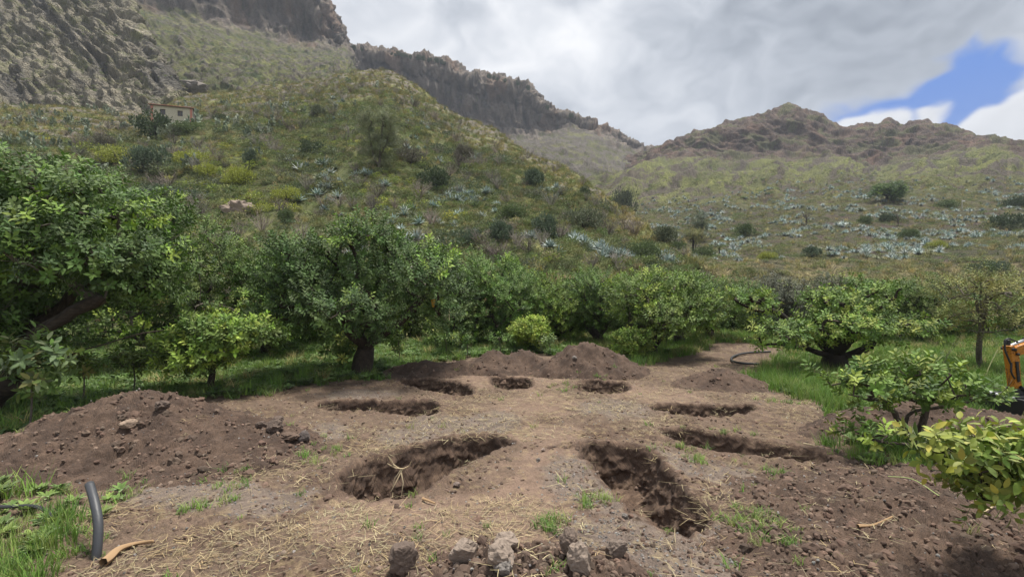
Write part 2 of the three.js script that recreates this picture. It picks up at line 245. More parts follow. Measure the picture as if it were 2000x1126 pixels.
// ---------- soil mounds: heaps of their own lying on the ground ----------
const SOILS = [[0.128, 0.086, 0.063], [0.085, 0.057, 0.043]];
function soilMound(label, lobes, opt = {}) {                         // lobes: [px, py of the top, depth, half width, half depth]
  const L = lobes.map(([px, py, Z, rx, rz, hmax]) => { const p = at(px, py, Z); return { x: p.x, z: p.z, h: hmax ?? Math.max(0.05, p.y), rx, rz }; });
  const x0 = Math.min(...L.map((l) => l.x - l.rx * 1.25)), x1 = Math.max(...L.map((l) => l.x + l.rx * 1.25)), z0 = Math.min(...L.map((l) => l.z - l.rz * 1.25)), z1 = Math.max(...L.map((l) => l.z + l.rz * 1.25));
  const step = opt.step ?? 0.03, nx = Math.ceil((x1 - x0) / step), nz = Math.ceil((z1 - z0) / step), cx = (x0 + x1) / 2, cz = (z0 + z1) / 2;
  const pos = [], c = [], uv = [], idx = [], hh = new Float32Array((nx + 1) * (nz + 1));
  const heap = (x, z) => {
    let t = -1;
    for (const l of L) { const w = 0.16 * fbm2(x * 1.5 + l.x, z * 1.5, 3), d = Math.max(0, Math.hypot((x - l.x) / l.rx, (z - l.z) / l.rz) + w); t = Math.max(t, l.h * (1.14 - Math.sqrt(d * d * 1.3 + 0.02))); }
    const clod = Math.max(0, fbm2(x * 5.5, z * 5.5, 3)) * 0.05 + Math.max(0, n2(x * 11 + 4, z * 11)) * 0.025 + 0.016 * n2(x * 22, z * 22) + 0.008 * n2(x * 45, z * 45);
    return t > -0.12 ? t + clod * sstep(-0.1, 0.12, t) * (opt.rough ?? 1) : t;
  };
  for (let j = 0; j <= nz; j++) for (let i = 0; i <= nx; i++) {
    const x = lerp(x0, x1, i / nx), z = lerp(z0, z1, j / nz), h = trenchAt(x, z)[0] > 0.01 ? -0.12 : heap(x, z), k = j * (nx + 1) + i; hh[k] = h;
    pos.push(x - cx, Math.max(h, -0.12) + H(x, z), z - cz); uv.push(x / 1.6, z / 1.6);
    const a = sstep(-0.35, 0.45, fbm2(x * 1.7 + 8, z * 1.7, 4)), b = n2(x * 24, z * 24), d = fbm2(x * 6, z * 6 + 7, 3), v = 1.2 * (1 + 0.14 * b + 0.16 * d);
    for (let q = 0; q < 3; q++) c.push(lerp(SOILS[0][q], SOILS[1][q], a) * v * (opt.tint ?? 1));
  }
  for (let j = 0; j < nz; j++) for (let i = 0; i < nx; i++) { const a = j * (nx + 1) + i, b = a + 1, q = a + nx + 1, d = q + 1; if (Math.max(hh[a], hh[b], hh[q], hh[d]) < -0.09) continue; idx.push(a, q, b, b, q, d); }
  const g = new THREE.BufferGeometry(); g.setAttribute('position', new THREE.Float32BufferAttribute(pos, 3)); g.setAttribute('color', new THREE.Float32BufferAttribute(c, 3)); g.setAttribute('uv', new THREE.Float32BufferAttribute(uv, 2)); g.setIndex(idx); g.computeVertexNormals();
  const m = mesh('soil_mound', g, matSoil, scene); m.position.set(cx, 0, cz); tag(m, label, 'soil mound', 'mounds of dug soil');
  m.userData.group = 'mounds of dug soil'; MOUNDS.push({ L, heap, x0, x1, z0, z1 });
  return m;
}
const MOUNDS = [];
soilMound('largest brown soil mound at the left edge beside the black pipe', [[272, 766, 6.2, 1.75, 1.35], [120, 850, 5.6, 1.5, 1.0, 0.36], [400, 830, 5.9, 1.5, 1.1, 0.30], [20, 900, 5.4, 1.3, 0.8, 0.2]], { step: 0.026 });
soilMound('tall rounded reddish soil mound at the back of the clearing', [[1145, 668, 11.4, 1.5, 1.0]], { step: 0.04, rough: 1.1 });
soilMound('dark soil mound left of the tall rounded back mound', [[968, 684, 11.7, 0.95, 0.8], [1022, 684, 12.0, 0.95, 0.7]], { step: 0.045 });
soilMound('long low soil mound right of the thick orange-tree trunk', [[835, 704, 11.4, 1.2, 0.75, 0.26], [900, 708, 11.6, 0.8, 0.6, 0.24], [780, 728, 11.2, 0.7, 0.5, 0.1]], { step: 0.045 });
soilMound('small dark soil mound on the right in front of the spreading tree', [[1410, 722, 9.9, 1.0, 0.7]], { step: 0.04 });
soilMound('soil mound behind the young citrus tree on the right', [[1800, 788, 6.9, 1.5, 0.8], [1690, 815, 6.6, 0.9, 0.5], [1900, 800, 6.9, 1.3, 0.7]], { step: 0.035, tint: 0.9 });
soilMound('low stony soil heap at the bottom centre edge', [[1010, 1060, 3.25, 0.75, 0.5, 0.17], [1130, 1080, 3.2, 0.55, 0.5, 0.15], [900, 1090, 3.2, 0.4, 0.35, 0.08]], { step: 0.016 });
soilMound('broad low spread of dug soil in the bottom right corner', [[1800, 985, 4.2, 1.7, 1.25, 0.24], [1950, 900, 4.6, 1.5, 0.8, 0.22], [1640, 1060, 3.6, 0.9, 0.8, 0.12], [1900, 1060, 3.4, 1.4, 0.9, 0.2]], { step: 0.024 });
function surf(x, z) { let h = groundHeight(x, z), e = 0; for (const m of MOUNDS) if (x > m.x0 && x < m.x1 && z > m.z0 && z < m.z1) e = Math.max(e, m.heap(x, z)); return h + e; }
function rayGround(px, py) { for (let Z = 2.4; Z < 40; Z *= 1.004) { const p = at(px, py, Z); if (p.y <= surf(p.x, p.z)) { p.y = surf(p.x, p.z); return p; } } return onGround(px, py); }
const inMound = (x, z) => { let e = 0; for (const m of MOUNDS) if (x > m.x0 && x < m.x1 && z > m.z0 && z < m.z1) e = Math.max(e, m.heap(x, z)); return e; };

// ---------- mountains: lofted sheets, each with its own depth ----------
const cr = (a, b, c, d, t) => 0.5 * (2 * b + (c - a) * t + (2 * a - 5 * b + 4 * c - d) * t * t + (3 * b - a - 3 * c + d) * t * t * t);
const interpX = (xs, ys, x) => { let k = 0; while (k < xs.length - 2 && x > xs[k + 1]) k++; const t = clamp((x - xs[k]) / (xs[k + 1] - xs[k])); return lerp(ys[k], ys[k + 1], t); };
function loft(name, rows, nu, nv, displace, colour, opt = {}) {         // rows of points, the same number in each
  const R = rows.length, K = rows[0].length, n = (nu + 1) * (nv + 1), P = new Float32Array(n * 3), C = new Float32Array(n * 3), UV = [], idx = [];
  const g1 = (r, k, c) => rows[clamp(r, 0, R - 1)][clamp(k, 0, K - 1)].getComponent(c);
  const useful = opt.rowDensity;
  for (let j = 0; j <= nv; j++) {
    const fv = (useful ? interpX(useful.map((_, i) => i / (useful.length - 1)), useful, j / nv) : j / nv) * (R - 1), r = Math.min(R - 2, Math.floor(fv)), tv = fv - r;
    for (let i = 0; i <= nu; i++) {
      const fu = i / nu * (K - 1), k = Math.min(K - 2, Math.floor(fu)), tu = fu - k, o = (j * (nu + 1) + i) * 3; UV.push(fu / (K - 1), fv);
      for (let c = 0; c < 3; c++) {
        const at4 = (rr) => cr(g1(rr, k - 1, c), g1(rr, k, c), g1(rr, k + 1, c), g1(rr, k + 2, c), tu);
        P[o + c] = opt.linear ? lerp(at4(r), at4(r + 1), tv) : cr(at4(r - 1), at4(r), at4(r + 1), at4(r + 2), tv);
      }
    }
  }
  for (let j = 0; j < nv; j++) for (let i = 0; i < nu; i++) { const a = j * (nu + 1) + i, b = a + 1, q = a + nu + 1, d = q + 1; idx.push(a, b, q, b, d, q); }
  const g = new THREE.BufferGeometry(); g.setAttribute('position', new THREE.BufferAttribute(P, 3)); g.setIndex(idx); g.computeVertexNormals();
  const N = g.attributes.normal.array.slice(), Q = P.slice(), T = new Float32Array(n * 2);
  for (let q = 0; q < n; q++) {
    const x = Q[q * 3], y = Q[q * 3 + 1], z = Q[q * 3 + 2], [dn, dy] = displace(x, y, z, UV[q * 2], UV[q * 2 + 1]);
    P[q * 3] += N[q * 3] * dn; P[q * 3 + 1] += N[q * 3 + 1] * dn + dy; P[q * 3 + 2] += N[q * 3 + 2] * dn;
    { const k = colour(x, y, z, UV[q * 2], UV[q * 2 + 1], dn); C[q * 3] = k[0] * 1.5; C[q * 3 + 1] = k[1] * 1.5; C[q * 3 + 2] = k[2] * 1.5; } T[q * 2] = (x + 0.35 * z) / 13; T[q * 2 + 1] = (y * 1.1 + 0.7 * z) / 13;
  }
  g.setAttribute('color', new THREE.BufferAttribute(C, 3)); g.setAttribute('uv', new THREE.BufferAttribute(T, 2)); g.computeVertexNormals();
  structure(name, g, opt.rock ? matRock : matHill);
  return { P, N: g.attributes.normal.array, nu, nv, UV, n };
}
const project = (x, y, z) => [1000 + FP * x / -z, 563 - FP * (y - EYE) / -z];
function pick(L, px, py) {                                              // the nearest point of a sheet that the eye meets at a pixel
  const c = []; let zn = 1e9; for (let q = 0; q < L.n; q++) { const z = L.P[q * 3 + 2]; if (z > -5) continue; const [a, b] = project(L.P[q * 3], L.P[q * 3 + 1], z), d = (a - px) ** 2 + (b - py) ** 2; if (d < 60) { c.push([d, q]); zn = Math.min(zn, -z); } }
  let best = 1e9, k = 0; for (const [d, q] of c) if (-L.P[q * 3 + 2] < zn * 1.06 + 1 && d < best) { best = d; k = q; }
  if (!c.length) console.log('no point at', px, py); return V(L.P[k * 3], L.P[k * 3 + 1], L.P[k * 3 + 2]);
}
const mixc = (A, B, t) => [lerp(A[0], B[0], t), lerp(A[1], B[1], t), lerp(A[2], B[2], t)];

// left spur that rises behind the orchard
const spurX = [-900, -450, -150, 0, 150, 250, 300, 345, 420, 500, 600, 660, 700, 760, 800, 830, 900, 960, 1050, 1130, 1180, 1250, 1300, 1345, 1420];
const spurY = [190, 200, 208, 214, 222, 232, 236, 206, 190, 178, 166, 158, 150, 148, 168, 190, 236, 262, 308, 345, 388, 440, 478, 512, 575];
const spurZ = [80, 95, 103, 106, 108, 108, 108, 116, 125, 132, 142, 147, 150, 148, 141, 135, 122, 112, 95, 82, 70, 56, 46, 40, 36];
const spurRows = [[], [], [], [], [], [], [], []];
spurX.forEach((x, i) => {
  const zf = interpX([-900, 0, 300, 1000, 1420], [14, 24, 29, 31, 33], x), c = at(x, spurY[i], spurZ[i]), f = V((x - 1000) / FP * zf, -0.8, -zf);
  const bank = interpX([-900, 0, 900, 1050, 1345, 1420], [1.0, 1.0, 1.4, 2.6, 3.0, 0.2], x), b = V((x - 1000) / FP * (zf + 2.2), Math.min(bank, c.y * 0.8), -(zf + 2.2));
  spurRows[0].push(f); spurRows[1].push(b);
  for (let k = 1; k <= 3; k++) { const t = k / 4, p = b.clone().lerp(c, t); p.y += 0.05 * c.y * Math.sin(t * Math.PI) ; spurRows[1 + k].push(p); }
  spurRows[5].push(c); spurRows[6].push(V(c.x * 1.16, c.y - 5, c.z * 1.16)); spurRows[7].push(V(c.x * 1.6, Math.max(-1, c.y - 45), c.z * 1.6));
});
const spur = loft('hillside', spurRows, 520, 300, (x, y, z, u, v) => {
  const far = clamp(-z / 150), ed = sstep(0.4, 1.2, v);
  return [ed * (0.9 * fbm3(x * 0.05, y * 0.09, z * 0.05, 4) * (0.5 + far) + 0.35 * fbm3(x * 0.22, y * 0.3, z * 0.22, 4) + 1.1 * far * Math.max(0, ridge3(x * 0.06 + 3, y * 0.16, z * 0.06, 4) - 0.25)), 0];
}, (x, y, z, u, v) => {
  const a = fbm3(x * 0.045, y * 0.05, z * 0.045, 4), b = fbm3(x * 0.3, y * 0.3, z * 0.3, 4), c = fbm3(x * 1.2, y * 1.2, z * 1.2, 2);
  let k = mixc([0.110, 0.125, 0.045], [0.225, 0.225, 0.085], sstep(-0.3, 0.5, a + 0.5 * b + lerp(-0.1, 0.4, sstep(2.6, 3.8, v))));
  k = mixc(k, [0.155, 0.115, 0.088], sstep(0.15, 0.5, b + 0.35 * c - 0.12));
  k = mixc(k, [0.085, 0.105, 0.040], sstep(0.0, 0.5, -a + 0.4 * c) * 0.6);
  if (v > 3.0) k = mixc(k, [0.19, 0.165, 0.145], sstep(0.30, 0.5, ridge3(x * 0.06 + 3, y * 0.16, z * 0.06, 4) + 0.2 * c));
  if (v < 1.12) k = mixc(k, [0.23, 0.125, 0.075], sstep(1.12, 0.98, v) * sstep(-0.3, 0.1, b + 0.2));
  const s = 1 + 0.2 * c; return k.map((q) => q * s);
}, { rowDensity: [0, 0.25, 0.5, 0.72, 0.76, 1] });

// grey rock face above the house, tilted strata
const faceLv = [[245, 322, 116], [205, 347, 124], [165, 322, 132], [120, 296, 142], [60, 262, 152], [0, 232, 163], [-100, 170, 180], [-260, 60, 210], [-300, -100, 300]];
const faceRows = faceLv.map(([y, xe, Z]) => {
  const r = []; for (let t = 0; t <= 10; t++) { const x = lerp(-900, xe, t / 10); r.push(at(x, y + (t < 8 ? (8 - t) * -1.5 : 0), Z * lerp(0.82, 1, t / 10))); }
  r.push(at(xe + 6, y + 4, Z * 1.10)); r.push(at(xe - 20, y + 10, Z * 1.5)); return r;
});
const strata = (x, y, z) => { const s = y * 0.9 + x * 0.62 + z * 0.25; return s; };
const rockFace = loft('rock_face', faceRows, 340, 300, (x, y, z) => {
  const s = strata(x, y, z), w = 2.2 * fbm3(x * 0.05, y * 0.05, z * 0.05, 3), band = ridge3(s * 0.11 + w * 0.3, x * 0.010, z * 0.010, 4, 0.55);
  return [2.6 * band + 1.5 * ridge3(s * 0.34 + w * 0.3, x * 0.035, z * 0.035, 3) + 1.0 * fbm3(x * 0.10, y * 0.13, z * 0.1, 5) + 0.5 * ridge3(x * 0.35, y * 0.5, z * 0.35, 3), 0];
}, (x, y, z, u, v, d) => {
  const s = strata(x, y, z), a = fbm3(s * 0.10, x * 0.02, z * 0.02, 4), b = fbm3(x * 0.16, y * 0.22, z * 0.16, 4), c = fbm3(x * 0.7, y * 0.9, z * 0.7, 3);
  let k = mixc([0.225, 0.20, 0.168], [0.315, 0.28, 0.225], sstep(-0.4, 0.4, a + 0.5 * c));
  k = mixc(k, [0.185, 0.188, 0.092], sstep(0.0, 0.45, b + 0.3 * c) * 0.75); k = mixc(k, [0.125, 0.115, 0.105], sstep(0.25, 0.5, -a + 0.4 * c));
  return k.map((q) => 1.2 * q * (1 + 0.2 * c));
}, { rowDensity: [0, 0.2, 0.4, 0.6, 0.8, 1], rock: true });

// high cliff with a grassy bowl under it
const bowlX = [60, 160, 240, 320, 400, 480, 540, 590, 622, 645, 662, 674, 690];
const bowlTop = [-330, -320, -310, -290, -260, -210, -150, -80, -14, 30, 62, 92, 135], bowlBase = [-60, -40, -10, 18, 38, 58, 80, 88, 92, 96, 100, 106, 140];
const bowlRows = [[], [], [], [], [], [], []];
bowlX.forEach((x, i) => {
  const z3 = interpX([60, 400, 690], [270, 300, 350], x);
  bowlRows[0].push(at(x, 290, 125)); bowlRows[1].push(at(x, interpX([60, 345, 480, 600, 690], [190, 190, 165, 165, 170], x), 165)); bowlRows[2].push(at(x, lerp(interpX([60, 345, 690], [160, 160, 160], x), bowlBase[i], 0.5), 225));
  bowlRows[3].push(at(x, bowlBase[i], z3)); bowlRows[4].push(at(x, lerp(bowlBase[i], bowlTop[i], 0.55), z3 + 10)); bowlRows[5].push(at(x, bowlTop[i], z3 + 24)); bowlRows[6].push(at(x, bowlTop[i] + 30, z3 + 150));
});
const cliffTone = (x, y, z) => {
  const a = fbm3(x * 0.03, y * 0.012, z * 0.03, 4), b = fbm3(x * 0.15, y * 0.04, z * 0.15, 4), c = fbm3(x * 0.45, y * 0.3, z * 0.45, 3);
  let k = mixc([0.165, 0.135, 0.122], [0.245, 0.2, 0.175], sstep(-0.4, 0.4, b + 0.4 * c)); k = mixc(k, [0.27, 0.165, 0.115], sstep(0.1, 0.5, a) * 0.55); k = mixc(k, [0.1, 0.085, 0.08], sstep(0.2, 0.5, -b + 0.3 * c) * 0.8);
  return mixc(k, [0.15, 0.155, 0.08], sstep(0.3, 0.6, c - 0.3 * b) * 0.5).map((q) => q * 1.25);
};
const bowl = loft('mountain', bowlRows, 300, 280, (x, y, z, u, v) => {
  const cl = sstep(2.85, 3.2, v) * (1 - sstep(5.2, 5.8, v)), g = 1 - cl;
  return [cl * (7 * ridge3(x * 0.035, y * 0.010, z * 0.035, 4) + 2.2 * ridge3(x * 0.15, y * 0.05, z * 0.15, 4)) + g * (3 * fbm3(x * 0.03, y * 0.05, z * 0.03, 4) + 2.2 * Math.max(0, ridge3(x * 0.06, y * 0.12, z * 0.06, 4) - 0.1) + 0.5 * fbm3(x * 0.3, y * 0.4, z * 0.3, 3)), 0];
}, (x, y, z, u, v) => {
  const cl = sstep(2.8, 3.1, v + 0.25 * fbm3(x * 0.05, y * 0.05, z * 0.05, 3)), a = fbm3(x * 0.03, y * 0.03, z * 0.03, 4), b = fbm3(x * 0.14, y * 0.2, z * 0.14, 4), c = fbm3(x * 0.5, y * 0.7, z * 0.5, 3);
  let k = mixc([0.165, 0.175, 0.066], [0.255, 0.258, 0.092], sstep(-0.3, 0.4, a + 0.4 * b)); k = mixc(k, [0.17, 0.148, 0.128], sstep(0.30, 0.5, Math.max(b, ridge3(x * 0.06, y * 0.12, z * 0.06, 4) - 0.12) + 0.3 * c)); k = mixc(k, [0.07, 0.11, 0.045], sstep(0.2, 0.5, -b + 0.3 * a) * 0.8);
  return mixc(k, cliffTone(x, y, z), cl).map((q) => q * (1 + 0.22 * c));
}, { rock: true });

// far cliff band
const farX = [560, 620, 680, 720, 760, 800, 830, 860, 890, 915, 960, 1000, 1030, 1048, 1065, 1100, 1150, 1190, 1230, 1275, 1340];
const farTop = [98, 98, 97, 100, 106, 114, 119, 124, 132, 148, 154, 163, 174, 192, 212, 224, 246, 262, 284, 297, 320], farBase = [150, 152, 160, 172, 188, 205, 216, 228, 238, 248, 262, 266, 266, 264, 262, 254, 257, 268, 290, 303, 326];
const farRows = [[], [], [], [], [], [], []];
farX.forEach((x, i) => {
  const z = interpX([560, 900, 1100, 1340], [400, 420, 450, 470], x), sy = interpX(spurX, spurY, x);
  farRows[0].push(at(x, sy + 90, 190)); farRows[1].push(at(x, sy + 28, 230)); farRows[2].push(at(x, lerp(farBase[i], sy + 28, 0.42), 300)); farRows[3].push(at(x, farBase[i] + 3, z - 25));
  farRows[4].push(at(x, lerp(farBase[i], farTop[i], 0.55), z - 12)); farRows[5].push(at(x, farTop[i], z)); farRows[6].push(at(x, farTop[i] + 26, z + 160));
});
const farCliff = loft('far_cliff_mountain', farRows, 420, 240, (x, y, z, u, v) => {
  const cl = sstep(2.8, 3.15, v) * (1 - sstep(5.0, 5.5, v)), g = 1 - cl;
  return [cl * (7 * ridge3(x * 0.03, y * 0.009, z * 0.03, 4) + 3.2 * ridge3(x * 0.11, y * 0.035, z * 0.11, 4)) + g * (4 * fbm3(x * 0.02, y * 0.03, z * 0.02, 4) + 3.0 * Math.max(0, ridge3(x * 0.035, y * 0.12, z * 0.035, 4) - 0.15)), v > 4.8 ? 1.8 * fbm3(x * 0.12, 3, z * 0.12, 3) : 0];
}, (x, y, z, u, v) => {
  const cl = sstep(2.75, 3.05, v + 0.3 * fbm3(x * 0.03, y * 0.03, z * 0.03, 3)) * (1 - sstep(5.1, 5.3, v)), a = fbm3(x * 0.02, y * 0.03, z * 0.02, 4), b = fbm3(x * 0.08, y * 0.16, z * 0.08, 4), c = fbm3(x * 0.3, y * 0.4, z * 0.3, 3);
  let k = mixc([0.155, 0.158, 0.075], [0.245, 0.24, 0.105], sstep(-0.3, 0.4, a + 0.4 * b)); k = mixc(k, [0.185, 0.16, 0.145], sstep(0.12, 0.35, Math.max(b, ridge3(x * 0.035, y * 0.12, z * 0.035, 4) - 0.12) + 0.25 * c));
  return mixc(k, cliffTone(x * 0.8, y * 0.8, z * 0.8), cl).map((q) => q * (1 + 0.2 * c));
}, { rock: true });

// right-hand mountain
const mtX = [1080, 1180, 1240, 1290, 1340, 1400, 1450, 1500, 1528, 1545, 1575, 1610, 1645, 1685, 1715, 1735, 1760, 1795, 1830, 1870, 1890, 1905, 1960, 2000, 2200, 2700];
const mtTop = [360, 335, 312, 290, 274, 256, 240, 228, 217, 212, 222, 240, 256, 253, 250, 243, 254, 245, 255, 260, 264, 278, 286, 291, 318, 340], mtBase = [372, 350, 328, 312, 312, 312, 312, 310, 308, 308, 308, 312, 316, 320, 322, 322, 318, 312, 306, 300, 296, 294, 300, 306, 330, 352];
const mtRows = [[], [], [], [], [], [], [], [], []];
mtX.forEach((x, i) => {
  const zt = interpX([1080, 1540, 1890, 2000, 2700], [400, 370, 330, 300, 220], x), k = interpX([1080, 1540, 2000, 2700], [1, 1, 0.92, 0.7], x);
  mtRows[0].push(V((x - 1000) / FP * 38 * k, -0.8, -38 * k)); mtRows[1].push(at(x, 547, 55 * k)); mtRows[2].push(at(x, interpX([1080, 1400, 1850, 2000], [522, 518, 522, 512], x), 61 * k)); mtRows[3].push(at(x, interpX([1080, 1300, 1540, 2000], [488, 470, 452, 445], x), 92 * k));
  mtRows[4].push(at(x, interpX([1080, 1280, 1400, 1540, 1740, 2000], [440, 425, 412, 396, 390, 384], x), 135 * k)); mtRows[5].push(at(x, Math.max(mtBase[i] + 20, interpX([1080, 1280, 1540, 1740, 2000], [385, 358, 350, 352, 338], x)), 215 * k));
  mtRows[6].push(at(x, mtBase[i], zt - 52)); mtRows[7].push(at(x, mtTop[i], zt)); mtRows[8].push(at(x, mtTop[i] + 40, zt + 160));
});
const rib = (x, y, z) => ridge3((y * 1.1 - x * 0.5) * 0.034, (x + y) * 0.006 + 4, z * 0.008, 4, 0.55);
const mount = loft('slope', mtRows, 520, 330, (x, y, z, u, v) => {
  const cl = sstep(5.5, 6.1, v) * (1 - sstep(7.0, 7.3, v)), far = sstep(3.3, 5, v), ed = sstep(0.4, 1.4, v);
  return [cl * (5.5 * ridge3(x * 0.022 + y * 0.012, y * 0.022, z * 0.022, 4, 0.55) + 1.3 * ridge3((x * 0.4 + y) * 0.11, x * 0.03, z * 0.05, 3)) + ed * (1 - cl) * (0.5 + far * 2.2) * fbm3(x * 0.035, y * 0.05, z * 0.035, 4) + far * (1 - cl) * (7 * Math.max(0, rib(x, y, z)) + 1.4 * Math.max(0, ridge3(x * 0.07, y * 0.16, z * 0.07, 4) - 0.2)) + ed * 0.3 * fbm3(x * 0.25, y * 0.3, z * 0.25, 4), v > 6.8 ? 1.3 * ridge3(x * 0.10, 4, z * 0.10, 3) : 0];
}, (x, y, z, u, v) => {
  const far = sstep(3.4, 4.8, v), a = fbm3(x * 0.03, y * 0.03, z * 0.03, 4), b = fbm3(x * 0.11, y * 0.22, z * 0.11, 4), c = fbm3(x * 0.45, y * 0.6, z * 0.45, 3), st = ridge3((y * 1.6 - x * 0.6) * 0.07, z * 0.014, x * 0.012, 4), c2 = n3(x * 1.3, y * 1.6, z * 1.3);
  let near = mixc([0.105, 0.10, 0.05], [0.15, 0.135, 0.068], sstep(-0.3, 0.4, a + 0.3 * c)); near = mixc(near, [0.125, 0.09, 0.072], sstep(0.1, 0.4, b + 0.3 * c)); if (v < 2.2) near = mixc(near, [0.30, 0.25, 0.125], sstep(-0.5, 0.2, a + b) * sstep(2.2, 2.0, v));
  let k = mixc([0.178, 0.190, 0.070], [0.262, 0.275, 0.088], sstep(-0.35, 0.4, a + 0.3 * b));
  k = mixc(k, [0.15, 0.118, 0.105], sstep(0.22, 0.42, Math.max(0.9 * b + 0.3 * c, st - 0.18) + 0.15 * c) * 0.9);
  k = mixc(near, k, far);
  const cl = sstep(5.55, 5.95, v + 0.35 * fbm3(x * 0.02, y * 0.03, z * 0.02, 3)) * (1 - sstep(7.2, 7.4, v));
  let rk = mixc([0.13, 0.093, 0.08], [0.21, 0.142, 0.112], sstep(-0.3, 0.4, b)); rk = mixc(rk, [0.24, 0.13, 0.085], sstep(0.15, 0.5, a) * 0.5); rk = mixc(rk, [0.165, 0.165, 0.075], sstep(0.05, 0.35, fbm3(x * 0.05 + 8, y * 0.09, z * 0.05, 4) + 0.2 * c) * 0.85);
  return mixc(k, rk, cl).map((q) => q * (1 + 0.22 * c + 0.14 * c2));
}, { rowDensity: [0, 0.19, 0.38, 0.56, 0.73, 0.88, 1], rock: true });
console.log('terrain done');
// ---------- foliage pieces ----------
function addLeaf(G, base, dir, nrm, len, wid, c, fine) {
  const side = dir.clone().cross(nrm).normalize(), up = side.clone().cross(dir).normalize();
  const pt = (t, s, lift) => base.clone().addScaledVector(dir, t * len).addScaledVector(side, s * wid).addScaledVector(up, lift * len);
  const add = (p, u, v) => G.v(p.x, p.y, p.z, u, v, c);
  if (fine) {
    const b = add(base, 0.5, 0), l1 = add(pt(0.22, -0.40, 0.035), 0, 0.22), c1 = add(pt(0.24, 0, 0), 0.5, 0.24), r1 = add(pt(0.22, 0.40, 0.035), 1, 0.22), l2 = add(pt(0.52, -0.5, 0.03), 0, 0.5), c2 = add(pt(0.54, 0, -0.015), 0.5, 0.5), r2 = add(pt(0.52, 0.5, 0.03), 1, 0.5), l3 = add(pt(0.8, -0.3, -0.02), 0, 0.8), c3 = add(pt(0.82, 0, -0.05), 0.5, 0.8), r3 = add(pt(0.8, 0.3, -0.02), 1, 0.8), t = add(pt(1, 0, -0.1), 0.5, 1);
    for (const q of [[b, c1, l1], [b, r1, c1], [l1, c1, l2], [c1, c2, l2], [c1, r1, c2], [r1, r2, c2], [l2, c2, l3], [c2, c3, l3], [c2, r2, c3], [r2, r3, c3], [l3, c3, t], [c3, r3, t]]) G.t(...q);
  } else {
    const b = add(base, 0.5, 0), l = add(pt(0.45, -0.5, 0.05), 0, 0.45), m = add(pt(0.5, 0, -0.01), 0.5, 0.5), r = add(pt(0.45, 0.5, 0.05), 1, 0.45), t = add(pt(1, 0, -0.06), 0.5, 1);
    G.t(b, m, l); G.t(b, r, m); G.t(l, m, t); G.t(m, r, t);
  }
}
function sprigGeo(seed, n, len, leafL, leafW, o = {}) {               // a twig along +y that carries n leaves
  const R = mulberry(seed), G = new Geo(); const bend = (R() - 0.5) * 0.5;
  const P = (t) => V(bend * len * t * t, len * t, 0.25 * bend * len * t);
  if (!o.noStem) { const pts = [P(0), P(0.5), P(1)]; G.tube(pts, [0.0035 * (o.stem ?? 1), 0.0028 * (o.stem ?? 1), 0.001], 3, 0, o.stemColor ?? [0.9, 0.9, 0.7]); }
  for (let k = 0; k < n; k++) {
    const t = 0.12 + 0.88 * (k + R() * 0.6) / n, th = k * 2.4 + R() * 0.8, up = lerp(0.15, 0.85, t) + (R() - 0.5) * 0.5 - (o.droop ?? 0);
    const d = V(Math.cos(th), up, Math.sin(th)).normalize(), nr = V(-Math.cos(th) * up + (R() - 0.5) * 0.7, 1, -Math.sin(th) * up + (R() - 0.5) * 0.7).normalize();
    const s = (0.72 + 0.45 * R()), v = 0.78 + 0.44 * R(), y = (R() < (o.yellow ?? 0)) ? [1.5, 1.2, 0.9] : [v, v, v * 0.95];
    addLeaf(G, P(t).addScaledVector(d, 0.012), d, nr, leafL * s, leafW * s, y, o.fine);
  }
  return G.build(true);
}
const SPRIG = { citrus: sprigGeo(3, 12, 0.24, 0.095, 0.047), citrusB: sprigGeo(9, 10, 0.2, 0.1, 0.05, { droop: 0.2 }), near: sprigGeo(5, 13, 0.24, 0.118, 0.052, { fine: true, yellow: 0.05 }), big: sprigGeo(8, 9, 0.26, 0.15, 0.070, { fine: true, yellow: 0.03, droop: 0.15 }), far: sprigGeo(6, 10, 0.34, 0.15, 0.075, { noStem: true }), thin: sprigGeo(12, 14, 0.3, 0.11, 0.02, { droop: 0.5 }), pale: sprigGeo(15, 16, 0.36, 0.09, 0.028, { droop: 0.1 }), weed: sprigGeo(17, 9, 0.2, 0.11, 0.04, { fine: true, droop: 0.25 }) };
const TONES = {                                                       // leaf colours, linear
  dark: [[0.062, 0.112, 0.022], [0.090, 0.152, 0.027], [0.122, 0.178, 0.038]], mid: [[0.088, 0.160, 0.023], [0.120, 0.200, 0.029], [0.155, 0.220, 0.040]], flush: [[0.18, 0.29, 0.03], [0.24, 0.34, 0.04], [0.28, 0.35, 0.055]],
  lime: [[0.18, 0.27, 0.035], [0.24, 0.31, 0.042], [0.31, 0.34, 0.06]], euca: [[0.19, 0.215, 0.135], [0.225, 0.245, 0.16], [0.165, 0.19, 0.11]], grey: [[0.095, 0.115, 0.065], [0.12, 0.135, 0.085], [0.15, 0.155, 0.095]], ochre: [[0.24, 0.225, 0.07], [0.29, 0.25, 0.085], [0.19, 0.2, 0.065]], pale: [[0.12, 0.17, 0.06], [0.16, 0.2, 0.08], [0.19, 0.2, 0.06]],
};
const tmpM = new THREE.Matrix4(), tmpQ = new THREE.Quaternion(), YUP = V(0, 1, 0);
